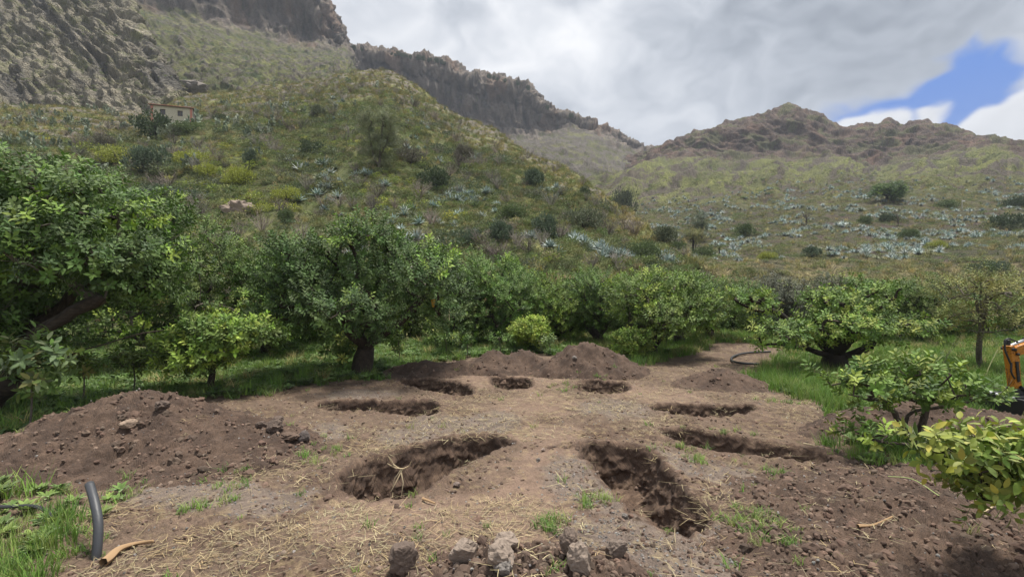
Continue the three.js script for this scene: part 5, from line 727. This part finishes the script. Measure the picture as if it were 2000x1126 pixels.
function stoneGeo(seed, sx, sy, sz, rough = 0.28, detail = 4, tone = [1, 1, 1]) {
  const g = new THREE.IcosahedronGeometry(1, detail), p = g.attributes.position, c = []; const R = mulberry(seed), pl = []; for (let k = 0; k < 7; k++) { const n = V(R() * 2 - 1, R() * 2 - 1, R() * 2 - 1).normalize(); pl.push([n, 0.62 + 0.3 * R()]); }
  for (let i = 0; i < p.count; i++) { const v = V().fromBufferAttribute(p, i); let r = 1 + rough * fbm3(v.x * 1.3 + seed, v.y * 1.3, v.z * 1.3, 3); for (const [n, d] of pl) { const q = v.dot(n); if (q > 0) r = Math.min(r, d / q + 0.04); } r += 0.05 * fbm3(v.x * 5, v.y * 5 + seed, v.z * 5, 3); p.setXYZ(i, v.x * r * sx, v.y * r * sy, v.z * r * sz); const t = 0.85 + 0.35 * fbm3(v.x * 2.5, v.y * 2.5, v.z * 2.5 + seed, 4); c.push(tone[0] * t, tone[1] * t, tone[2] * t); }
  g.setAttribute('color', new THREE.Float32BufferAttribute(c, 3)); g.computeVertexNormals(); return g;
}
{ const p = pick(spur, 470, 412), m = mesh('rock_outcrop', stoneGeo(71, 1.35, 0.9, 0.9, 0.7, 5, [0.30, 0.235, 0.19]), matStone, scene); m.position.copy(p); m.position.y -= 0.05; m.rotation.set(0.3, 0.4, -0.25); tag(m, 'pale weathered rock showing through the scrub on the left hillside', 'rock');
  const q = pick(bowl, 378, 186), c = mesh('rock_outcrop', stoneGeo(72, 5.2, 2.6, 4, 0.4, 5, [0.25, 0.22, 0.19]), matStone, scene); c.position.copy(q).add(V(0.5, 1.2, 3)); tag(c, 'grey overhanging rock above a dark hollow behind the house', 'rock'); }
{ const p = pick(mount, 1880, 412), k = -p.z / FP, g = thing('utility_pole', 'thin pale pole with a white lamp on the right slope', 'pole', p), G = new Geo(); G.tube([V(0, -0.3, 0), V(0, 12 * k, 0), V(0, 22 * k, 0)], [0.07, 0.06, 0.05], 6); mesh('post', G.build(), M({ color: col(0.45, 0.44, 0.42) }), g); const b = mesh('lamp_head', new RoundedBoxGeometry(0.55, 0.22, 0.25, 2, 0.05), M({ color: col(0.75, 0.75, 0.73) }), g); b.position.set(0.25, 19 * k, 0.1); }
console.log('hills done');
//__NEAR__
// ---------- grass, weeds, straw, clods ----------
function strawGeo(seed) { const R = mulberry(seed), G = new Geo(); for (let k = 0; k < 12; k++) { const th = R() * 6.3, L = 0.05 + 0.12 * R(), c = 0.7 + 0.55 * R(), b = V((R() - 0.5) * 0.3, 0.002 + 0.006 * R(), (R() - 0.5) * 0.3), d = V(Math.cos(th), (R() - 0.4) * 0.22, Math.sin(th)), s = V(-Math.sin(th), 0, Math.cos(th)), q = (R() - 0.5) * 0.012; const P = (t, e) => { const p = b.clone().addScaledVector(d, L * t).addScaledVector(s, e * (0.0010 + 0.0010 * c) + q * Math.sin(t * 3)); p.y = Math.max(p.y, 0.001); return G.v(p.x, p.y, p.z, 0, t, [c, c, c * 0.95]); }; const a = P(0, -1), e = P(0, 1), a2 = P(0.5, -1), e2 = P(0.5, 1), a3 = P(1, -0.5), e3 = P(1, 0.5); G.t(a, e, a2); G.t(e, e2, a2); G.t(a2, e2, a3); G.t(e2, e3, a3); } return G.build(true); }
const GRASS = [tuftGeo(81, 22, 0.26, 0.0055, 0.16, { lean: 0.5 }), tuftGeo(82, 18, 0.16, 0.006, 0.16, { lean: 0.9 })], STRAWG = strawGeo(83), WEED = (() => { const G = new Geo(), R = mulberry(84); for (let k = 0; k < 14; k++) { const th = k * 2.4, d = V(Math.cos(th), 0.25 + 0.7 * R(), Math.sin(th)).normalize(); addLeaf(G, V((R() - 0.5) * 0.08, 0.01 + 0.05 * R(), (R() - 0.5) * 0.08), d, V(-d.x * 0.4, 1, -d.z * 0.4).normalize(), 0.1 + 0.06 * R(), 0.045, 0.8 + 0.4 * R(), true); } return G.build(true); })();
function spreadGround(n, seed, r0, r1, accept, spread = 56) { const R = mulberry(seed), out = []; for (let k = 0; k < n; k++) { const th = (R() * 2 - 1) * spread * Math.PI / 180, r = r0 * Math.pow(r1 / r0, R()), x = Math.sin(th) * r, z = -Math.cos(th) * r, I = groundInfo(x, z); if (accept(x, z, I, r, R) > R()) out.push([x, z, I]); } return out; }
const place = (list, s0, s1, tones, tilt, jv = 0.2, sink = 0) => list.map(([x, z]) => [V(x, surf(x, z) - sink, z), upJ(tilt), R7() * 6.3, s0 + (s1 - s0) * R7(), jit(tones[Math.floor(R7() * tones.length)], R7, jv)]);
const GT = [[0.14, 0.27, 0.035], [0.18, 0.31, 0.045], [0.12, 0.235, 0.035], [0.25, 0.33, 0.075]], GTL = [[0.085, 0.16, 0.035], [0.11, 0.19, 0.04], [0.14, 0.21, 0.05]];
const isRight = (x, z) => x > 0.12 * -z;
instanced('grass', GRASS[0], matGrass, place(spreadGround(26000, 301, 6, 32, (x, z, I) => (isRight(x, z) ? 1 : 0.35) * (I.green > 0.35 ? 1 : I.green * 0.5) * (inMound(x, z) > 0.02 ? 0 : 1)), 0.6, 1.35, GT, 0.35), scene);
instanced('grass', GRASS[1], matGrass, place(spreadGround(24000, 302, 5, 32, (x, z, I) => (I.green > 0.3 ? 1 : I.green * 0.4) * (inMound(x, z) > 0.02 ? 0 : 1)), 0.7, 1.5, [...GTL, ...GT], 0.4), scene);
instanced('ground_cover', WEED, matGrass, place(spreadGround(16000, 303, 4.5, 20, (x, z, I) => (isRight(x, z) ? 0.06 : 1) * (I.green > 0.35 ? 1 : 0) * (inMound(x, z) > 0.02 ? 0 : 1)), 0.6, 1.3, GTL, 0.4), scene);
instanced('dry_tall_grass', DRYTUFT, matStraw, place(spreadGround(7000, 304, 7, 40, (x, z, I) => inMound(x, z) > 0 ? 0 : I.green < 0.3 ? 0 : 0.12 + (isRight(x, z) && -z > 14 ? 0.3 : 0)), 0.25, 0.5, STRAWS, 0.4), scene);
const spot = (list) => list.map(([px, py, r, d]) => { const p = onGround(px, py); return [p.x, p.z, r, d ?? 1]; });
const near = (S, x, z) => { let m = 0; for (const [a, b, r, d] of S) m = Math.max(m, d * (1 - Math.hypot(x - a, z - b) / r)); return m; };
const STRAWS_AT = spot([[945, 800, 1.1], [880, 830, 0.9], [1010, 770, 1.6], [640, 860, 0.9], [720, 870, 0.7], [1180, 790, 1.6], [1150, 760, 1.6], [1260, 760, 1.3], [1230, 810, 1.1], [620, 1035, 0.55], [720, 1070, 0.5], [520, 1090, 0.5, 0.8], [860, 1040, 0.4], [930, 1020, 0.5], [1030, 1010, 0.5], [1010, 850, 0.45], [1340, 720, 2.0], [1400, 690, 2.0], [1620, 815, 1.2], [1560, 800, 1.2], [300, 1100, 0.5], [420, 1050, 0.4, 0.7], [500, 930, 0.5], [240, 1010, 0.5], [1440, 780, 1.0], [1410, 1000, 0.5, 0.5], [1100, 800, 1.0, 0.6]]);
const TUFTS_AT = spot([[640, 890, 0.45], [620, 885, 0.4], [1350, 885, 0.5, 0.8], [1290, 875, 0.4, 0.7], [1480, 915, 0.5, 0.7], [1460, 1030, 0.4], [1490, 1060, 0.3], [1160, 980, 0.3], [60, 1000, 0.7], [30, 1070, 0.7], [90, 1020, 0.6], [10, 1110, 0.7], [230, 965, 0.35], [440, 945, 0.4], [420, 985, 0.3], [1080, 1030, 0.25], [1540, 790, 0.5], [1410, 840, 0.3], [1770, 905, 0.55], [1700, 890, 0.6], [1680, 880, 0.5], [1830, 905, 0.4], [1180, 740, 0.5], [1100, 760, 0.6, 0.6], [600, 770, 0.5, 0.5], [700, 955, 0.3, 0.4]]);
instanced('straw_litter', STRAWG, matStraw, place(spreadGround(26000, 305, 2.6, 17, (x, z, I, r) => I.dep > 0.02 ? 0 : (inMound(x, z) > 0.03 ? 0.015 : clamp(sstep(0.02, 0.5, near(STRAWS_AT, x, z) + 0.45 * fbm2(x * 1.8, z * 1.8, 3)) * 0.40 + 0.022) * clamp((r - 1) / 6, 0.13, 1))), 0.6, 1.3, [[0.36, 0.29, 0.17], [0.29, 0.235, 0.145], [0.42, 0.355, 0.22], [0.25, 0.205, 0.14], [0.33, 0.25, 0.14]], 0.35, 0.25, -0.004), scene);
instanced('grass_seedlings', GRASS[1], matGrass, place(spreadGround(12000, 306, 2.8, 14, (x, z, I) => I.dep > 0.02 ? 0 : (inMound(x, z) > 0.12 ? 0.006 : sstep(0.15, 0.6, near(TUFTS_AT, x, z) + 0.35 * fbm2(x * 2.6 + 7, z * 2.6, 3)) * 0.8 + 0.012)), 0.28, 0.75, [...GT, [0.25, 0.27, 0.09]], 0.5), scene);
instanced('grass', GRASS[0], matGrass, place(spreadGround(5200, 307, 3, 9, (x, z, I) => sstep(0.2, 0.5, near(spot([[1770, 905, 0.55], [1700, 895, 0.55], [1830, 905, 0.4], [30, 1075, 0.6], [0, 1110, 0.7], [-60, 1080, 0.9], [1660, 880, 0.5]]), x, z))), 0.5, 1.0, GT, 0.6), scene);
instanced('ground_cover', WEED, matGrass, place(spreadGround(2600, 308, 3, 9, (x, z, I) => sstep(0.1, 0.5, near(spot([[60, 985, 0.5], [20, 1060, 0.6], [100, 1020, 0.4], [160, 1010, 0.35], [230, 965, 0.3], [1740, 905, 0.35], [1690, 900, 0.3]]), x, z))), 0.35, 0.8, [[0.17, 0.26, 0.05], [0.13, 0.22, 0.045], [0.2, 0.28, 0.06]], 0.4), scene);
const CLOD = [stoneGeo(85, 1, 0.75, 0.9, 0.4, 1), stoneGeo(86, 1, 0.7, 0.8, 0.5, 1)];
instanced('soil_clods', CLOD[0], M({ color: 0xffffff, vertexColors: true, roughness: 1 }), place(spreadGround(22000, 309, 2.6, 15, (x, z, I) => { const m = inMound(x, z); return m > 0.0 ? 0.85 : (I.green > 0.4 ? 0 : I.path > 0.5 ? 0.06 : I.rim < 0.35 ? 0.55 : I.dep > 0 ? 0.5 : 0.22); }), 0.008, 0.03, [[0.17, 0.115, 0.084], [0.13, 0.086, 0.064], [0.21, 0.148, 0.112]], 2, 0.3, 0.002), scene);
instanced('soil_clods', CLOD[1], M({ color: 0xffffff, vertexColors: true, roughness: 1 }), place(spreadGround(4500, 310, 2.6, 14, (x, z, I) => inMound(x, z) > 0.03 ? 0.6 : (I.green > 0.4 ? 0 : I.dep > 0.1 ? 0.35 : I.rim < 0.3 ? 0.15 : 0.03)), 0.02, 0.065, [[0.155, 0.105, 0.077], [0.12, 0.08, 0.06]], 2, 0.3, 0.012), scene);
instanced('soil_clods', stoneGeo(87, 1, 0.7, 0.85, 0.6, 2), M({ color: 0xffffff, vertexColors: true, roughness: 1 }), place(spreadGround(2600, 312, 2.6, 14, (x, z, I) => { const m = inMound(x, z); return m > 0.01 && m < 0.14 ? 0.5 : m > 0.14 ? 0.22 : 0; }), 0.03, 0.09, [[0.125, 0.084, 0.062], [0.15, 0.102, 0.076], [0.105, 0.07, 0.053]], 1.5, 0.2, 0.03), scene);
instanced('gravel', CLOD[0], matStone, place(spreadGround(34000, 311, 2.5, 11, (x, z, I) => I.dep > 0.03 ? 0.03 : inMound(x, z) > 0.02 ? 0.10 : I.green > 0.4 ? 0 : 0.10 + 0.6 * I.gravel), 0.004, 0.014, [[0.36, 0.33, 0.31], [0.27, 0.25, 0.235], [0.46, 0.43, 0.40], [0.24, 0.18, 0.145]], 2, 0.25, -0.001), scene);
console.log('litter done');
// ---------- single stones ----------
function stone(label, px, py, Z0, w, h, dpt, tone, seed, group) { const p = rayGround(px, Math.min(py + h * 0.38, 1128)), k = -p.z / FP, sx = w * k / 2, sy = h * k / 2 * 1.15, m = mesh('stone', stoneGeo(seed, sx, sy, dpt || sx * 0.9, 0.3, 5, tone), matStone, scene); m.position.set(p.x, p.y + sy * 0.72, p.z - sx * 0.4); m.rotation.y = seed; tag(m, label, 'stone', group); return m; }
const darkS = [0.15, 0.11, 0.088], paleS = [0.30, 0.236, 0.19], greyS = [0.25, 0.222, 0.20];
stone('dark round boulder alone at the bottom edge', 783, 1098, 3.28, 60, 66, 0, darkS, 3);
stone('pale angular stone left of the bottom soil heap', 905, 1085, 3.35, 62, 46, 0.08, paleS, 4);
stone('pale blocky stone on top of the bottom soil heap', 978, 1095, 3.3, 56, 50, 0.09, paleS, 5);
stone('flat pale stone behind the blocky one on the bottom heap', 990, 1066, 3.45, 50, 30, 0.08, paleS, 6);
stone('small grey stone in front of the blocky pale stone', 982, 1118, 3.15, 34, 28, 0.06, greyS, 7);
stone('upright pale stone at the bottom edge right of centre', 1132, 1112, 3.2, 52, 60, 0.08, paleS, 8);
stone('tilted brown stone behind the upright pale one', 1114, 1066, 3.45, 40, 46, 0.06, [0.2, 0.15, 0.12], 9);
stone('jagged brown stone right of the tilted one', 1208, 1078, 3.6, 50, 36, 0.06, [0.2, 0.155, 0.125], 10);
stone('flat tan stone lying on the large left mound', 246, 836, 5.6, 34, 16, 0.09, [0.34, 0.25, 0.185], 11);
stone('dark angular stone right of the large left mound', 532, 838, 6.9, 30, 22, 0.1, darkS, 12);
stone('second dark stone behind the angular one by the left mound', 540, 822, 7.1, 20, 14, 0.07, darkS, 13);
stone('dark clod left of the angular stone', 508, 832, 6.95, 20, 14, 0.08, darkS, 14);
stone('smooth dark rounded stone near the left trench', 592, 856, 6.4, 24, 20, 0.08, [0.13, 0.105, 0.095], 15);
stone('crumbly brown clod left of the smooth rounded stone', 562, 858, 6.4, 36, 16, 0.08, [0.14, 0.095, 0.07], 16);
stone('small tan pebble on the path left of the front trench', 1061, 880, 5.9, 8, 7, 0, [0.4, 0.31, 0.26], 17);
stone('small grey pebble on the path near the tan one', 1051, 898, 5.6, 9, 6, 0, greyS, 18);
stone('dark stone on the crest of the large left mound', 312, 797, 6.1, 26, 18, 0.08, darkS, 19);
stone('light stone on the face of the tall rounded mound', 1122, 700, 10.4, 12, 7, 0, greyS, 20);
stone('grey stone half buried beside the bottom right soil', 1222, 1010, 4.1, 14, 8, 0, greyS, 21);
stone('brown stone on the gravel left of the front trench', 892, 950, 4.9, 14, 9, 0, [0.26, 0.2, 0.17], 22);
// ---------- pipes, sticks, roots ----------
const black = M({ color: col(0.03, 0.031, 0.034), roughness: 0.5 }), blackGrey = M({ color: col(0.05, 0.053, 0.06), roughness: 0.5, bumpMap: rockBump, bumpScale: 0.002 });
function wire(name, label, category, pts, r, mat, sides = 8, wob = 0) { const c = new THREE.CatmullRomCurve3(pts), n = Math.max(8, pts.length * 6), q = c.getPoints(n), o = q[0].clone(), G = new Geo(), rr = q.map((_, i) => (Array.isArray(r) ? lerp(r[0], r[1], i / n) : r)); G.tube(q.map((p) => p.sub(o)), rr, sides, wob); const m = mesh(name, G.build(), mat, scene); m.position.copy(o); tag(m, label, category); return m; }
const onS = (px, py, up = 0) => { const p = rayGround(px, py); p.y += up; return p; };
{ const e = onS(187, 1092, 0), Zb = -e.z; wire('water_pipe', 'thick black plastic pipe sticking up from the ground at left', 'pipe', [e.clone().add(V(0.01, -0.06, 0.02)), at(190, 1060, Zb + 0.03), at(191, 1020, Zb + 0.09), at(184, 980, Zb + 0.18), at(174, 945, Zb + 0.3)], 0.031, blackGrey, 14); }
wire('drip_hose', 'thin black hose in the weeds at the left edge', 'hose', [onS(-60, 1000, 0.05), onS(10, 1004, 0.06), onS(60, 1006, 0.07), onS(95, 1016, 0.06), onS(115, 1036, 0.0)], 0.016, black);
wire('drip_hose', 'black irrigation hose curving through the grass at right', 'hose', [onS(1505, 690, 0.05), onS(1460, 692, 0.05), onS(1432, 700, 0.05), onS(1430, 708, 0.05), onS(1450, 714, 0.05), onS(1500, 716, 0.06), onS(1560, 717, 0.1)], 0.03, black);
const wood = M({ color: col(0.34, 0.22, 0.12) }), woodPale = M({ color: col(0.5, 0.4, 0.25) });
wire('stick', 'straight tan stick lying on the bottom right soil', 'stick', [onS(1676, 1040, 0.02), onS(1710, 1030, 0.025), onS(1745, 1017, 0.02)], [0.012, 0.007], wood, 6, 0.3);
wire('stick', 'splintered brown branch lying at the bottom left', 'stick', [onS(200, 1108, 0.03), onS(232, 1082, 0.04), onS(262, 1070, 0.03), onS(298, 1062, 0.02)], [0.03, 0.012], wood, 7, 0.4);
wire('stick', 'short pale stick in the end of the long right trench', 'stick', [onS(1570, 890, 0.06), onS(1592, 899, 0.06)], [0.012, 0.007], woodPale, 6, 0.3);
wire('stick', 'short stick lying in front of the left trench', 'stick', [onS(825, 978, 0.02), onS(850, 986, 0.015)], [0.012, 0.006], wood, 6, 0.3);
wire('stem', 'long pale stem arching over the soil at the right edge', 'stem', [onS(1912, 1010, 0.02), at(1945, 985, 3.9), at(1972, 962, 3.8), at(1985, 950, 3.7)], 0.005, woodPale, 5);
wire('stem', 'long green stalk lying across the bottom right soil', 'stem', [onS(1735, 940, 0.04), onS(1780, 950, 0.05), onS(1835, 975, 0.02)], 0.004, M({ color: col(0.3, 0.36, 0.14) }), 5);
wire('stem', 'bent pale grass stalk leaning beside the excavator', 'stem', [onS(1918, 758, 0), at(1925, 735, 9.4), at(1938, 705, 9.4), at(1950, 682, 9.4)], 0.008, M({ color: col(0.4, 0.42, 0.2) }), 5);
{ const g = thing('root', 'pale forked roots hanging from the wall of the left trench', 'root', at(788, 905, 5.15)), R = mulberry(66), k = 5.1 / FP; for (let j = 0; j < 9; j++) { const G = new Geo(), a = V((R() - 0.5) * 0.05, -0.02, 0.1), e = V((R() - 0.5) * 0.25, j < 6 ? 0.05 + 0.1 * R() : -0.16 - 0.1 * R(), 0.12 + 0.1 * R()); G.tube([a, a.clone().lerp(e, 0.5).add(V((R() - 0.5) * 0.06, 0, 0.02)), e], [0.008, 0.006, 0.003], 5); mesh('root_strand', G.build(), woodPale, g); } }
// ---------- things hanging in the trees ----------
{ const p = at(846, 592, 10.9), k = 10.9 / FP, g = thing('insect_trap', 'yellow tapered insect trap hanging in the dark citrus tree', 'insect trap', p); const pr = [[0.02, -8], [1.6, -7.6], [2.4, -5], [3.6, 0], [4.4, 4.5], [4.4, 7]].map(([r, y]) => new THREE.Vector2(r * k, y * k)); mesh('cup', new THREE.LatheGeometry(pr, 14), M({ color: col(0.62, 0.36, 0.05), roughness: 0.4 }), g); const lid = mesh('lid', new THREE.CylinderGeometry(4.7 * k, 4.6 * k, 1.3 * k, 14), M({ color: col(0.5, 0.26, 0.03), roughness: 0.45 }), g); lid.position.y = 7.4 * k; const G = new Geo(); G.tube([V(0, 8 * k, 0), V(0.01, 14 * k, 0), V(0, 20 * k, 0)], 0.004, 5); mesh('cord', G.build(), black, g); }
wire('hanging_cord', 'pale cord hanging in front of the dark hollow between trees', 'cord', [at(879, 600, 14.5), at(877, 615, 14.5), at(878, 628, 14.5)], 0.014, woodPale, 5);
for (const [x, y, l] of [[818, 553, 'left of the two white blossoms in the dark citrus crown'], [830, 554, 'right of the two white blossoms in the dark citrus crown'], [803, 521, 'highest white blossom in the dark citrus crown']]) { const m = mesh('blossom', stoneGeo(x, 0.022, 0.028, 0.022, 0.2, 2, [0.8, 0.74, 0.66]), matStone, scene); m.position.copy(at(x, y, 9.9)); tag(m, l, 'blossom'); }
// ---------- the small excavator at the right edge ----------
{ const Z = 7.35, k = Z / FP, b = at(2050, 800, Z); b.y = surf(b.x, b.z); const g = thing('mini_excavator', 'orange mini excavator at the right edge with its arm folded down', 'excavator', b), rel = (x, y, dz = 0) => at(x, y, Z).sub(b).add(V(0, 0, dz));
  const paint = M({ color: col(0.70, 0.27, 0.025), roughness: 0.42, map: noiseTexture(256, (u, v) => { const a = tileN(u, v, 7, 5), q = tileN(u, v, 22, 3, 7); return q > 0.42 || a > 0.5 ? [0.42, 0.30, 0.2] : 0.86 + 0.12 * a; }) }), dark = M({ color: col(0.022, 0.022, 0.024), roughness: 0.55 }), rubber = M({ color: col(0.03, 0.03, 0.032), roughness: 0.85 }), steel = M({ color: col(0.5, 0.5, 0.5), roughness: 0.25, metalness: 0.9 }), greyM = M({ color: col(0.55, 0.56, 0.58), roughness: 0.5 });
  const plate = (name, pts, th, mat, par = g, dz = 0) => { const s = new THREE.Shape(pts.map((p) => new THREE.Vector2(p.x, p.y))), e = new THREE.ExtrudeGeometry(s, { depth: th, bevelEnabled: true, bevelSize: 0.008, bevelThickness: 0.008, bevelSegments: 2 }); e.translate(0, 0, -th / 2 + dz); return mesh(name, e, mat, par); };
  const box = (name, w, h, d, x, y, z, mat, par = g, r = 0.02) => { const m = mesh(name, new RoundedBoxGeometry(w, h, d, 2, Math.min(r, w / 3, h / 3, d / 3)), mat, par); m.position.set(x, y, z); return m; };
  const bar = (name, a, c, r, mat, par = g) => { const G = new Geo(); G.tube([a, a.clone().lerp(c, 0.5), c], r, 10); return mesh(name, G.build(), mat, par); };
  const arm = plate('dipper_arm', [rel(1967, 676), rel(1972, 674), rel(1980, 682), rel(1984, 700), rel(1986, 740), rel(1990, 762), rel(1978, 764), rel(1975, 738), rel(1970, 700)], 0.11, paint);
  plate('arm_seam', [rel(1975, 705), rel(1978, 705), rel(1982, 742), rel(1979, 743)], 0.006, dark, arm, 0.078);
  for (const [x, y, r] of [[1971, 681, 3.2], [1986, 757, 3.4], [1978, 690, 2.4]]) { const G = new Geo(), p = rel(x, y); G.tube([p.clone().add(V(0, 0, -0.1)), p, p.clone().add(V(0, 0, 0.1))], r * k, 12); mesh('pin', G.build(), dark, arm); }
  plate('boom', [rel(1974, 680), rel(1978, 676), rel(2010, 664), rel(2060, 650), rel(2110, 668), rel(2140, 720), rel(2150, 765), rel(2128, 766), rel(2105, 705), rel(2060, 676), rel(2010, 684), rel(1980, 692)], 0.15, paint);
  bar('arm_cylinder', rel(1974, 675), rel(2002, 664), 0.025, steel); bar('arm_cylinder', rel(2002, 664), rel(2060, 641), 0.042, dark); bar('bucket_cylinder', rel(1984, 694, -0.02), rel(1992, 750, -0.02), 0.022, dark);
  plate('knuckle', [rel(1974, 758), rel(1998, 756), rel(2002, 772), rel(1976, 776)], 0.17, dark); for (const s of [-1, 1]) bar('link', rel(1982, 752, s * 0.09), rel(1999, 770, s * 0.09), 0.02, dark);
  const bucket = plate('bucket', [rel(1958, 770), rel(2012, 768), rel(2016, 782), rel(2004, 796), rel(1980, 800), rel(1962, 792)], 0.42, dark); for (let j = 0; j < 4; j++) { const t = box('tooth', 0.05, 0.03, 0.05, rel(1957, 770).x, rel(1957, 770).y - 0.005, -0.17 + j * 0.115, greyM, bucket, 0.008); t.rotation.z = 0.4; }
  const hose = (pts, n) => { const c = new THREE.CatmullRomCurve3(pts), G = new Geo(); G.tube(c.getPoints(20), 0.013, 7); mesh('hydraulic_hose', G.build(), dark, g); }; hose([rel(1978, 667, 0.08), rel(1955, 660, 0.1), rel(1950, 676, 0.1), rel(1958, 700, 0.1), rel(1966, 712, 0.08)]); hose([rel(1964, 706, 0.09), rel(1963, 725, 0.1), rel(1972, 737, 0.08)]); box('hose_clamp', 0.05, 0.09, 0.08, rel(1964, 668).x, rel(1964, 668).y, 0.03, dark);
  for (const z of [-0.45, 0.12]) { const tr = plate('track', [rel(1972, 812), rel(1970, 800), rel(1978, 790), rel(1990, 787), rel(2150, 787), rel(2165, 797), rel(2165, 815), rel(2155, 827), rel(1985, 827)], 0.24, rubber, g, z); for (let j = 0; j < 16; j++) { box('track_lug', 0.055, 0.022, 0.235, rel(1988 + j * 11, 786).x, rel(0, 785.4).y, z, rubber, tr, 0.006); } plate('track_frame', [rel(1990, 797), rel(2150, 797), rel(2150, 817), rel(1996, 817)], 0.26, greyM, g, z); const wg = new THREE.CylinderGeometry(0.115, 0.115, 0.27, 18); wg.rotateX(Math.PI / 2); for (const x of [1990, 2145]) { const w = mesh('wheel', wg, dark, g); const p = rel(x, 808); w.position.set(p.x, p.y, z); } }
  plate('arrow_decal', [rel(1984, 806), rel(1992, 801), rel(1992, 804), rel(2004, 804), rel(2004, 809), rel(1992, 809), rel(1992, 812)], 0.004, M({ color: col(0.8, 0.82, 0.85) }), g, 0.262);
  box('undercarriage', 0.9, 0.16, 0.5, rel(2085, 0).x, rel(0, 800).y, -0.16, dark); const body = box('body', 1.15, 0.42, 0.95, rel(2175, 0).x, rel(0, 758).y, -0.18, paint, g, 0.09); box('engine_cover', 0.55, 0.36, 0.9, 0.32, 0.36, 0, paint, body, 0.1); box('seat', 0.4, 0.12, 0.42, -0.2, 0.3, 0, dark, body, 0.05); box('seat_back', 0.12, 0.45, 0.42, 0.02, 0.5, 0, dark, body, 0.05);
  box('canopy_roof', 1.0, 0.06, 0.95, rel(2190, 0).x, rel(0, 560).y, -0.18, paint, g, 0.03); for (const [dx, dz] of [[0.42, 0.4], [0.42, -0.4]]) { const p = rel(2190, 740); bar('canopy_post', V(p.x + dx, p.y, -0.18 + dz), V(p.x + dx, rel(0, 561).y, -0.18 + dz), 0.028, dark); }
  const blade = box('blade', 0.05, 0.26, 1.0, rel(1961, 0).x, rel(0, 788).y, -0.18, dark, g, 0.015); blade.rotation.z = 0.08; bar('blade_arm', rel(1964, 792, -0.18), rel(2020, 800, -0.18), 0.035, dark); }
scene.traverse((o) => { if (o.isMesh) { o.castShadow = true; o.receiveShadow = true; } });
renderer.render(scene, camera);
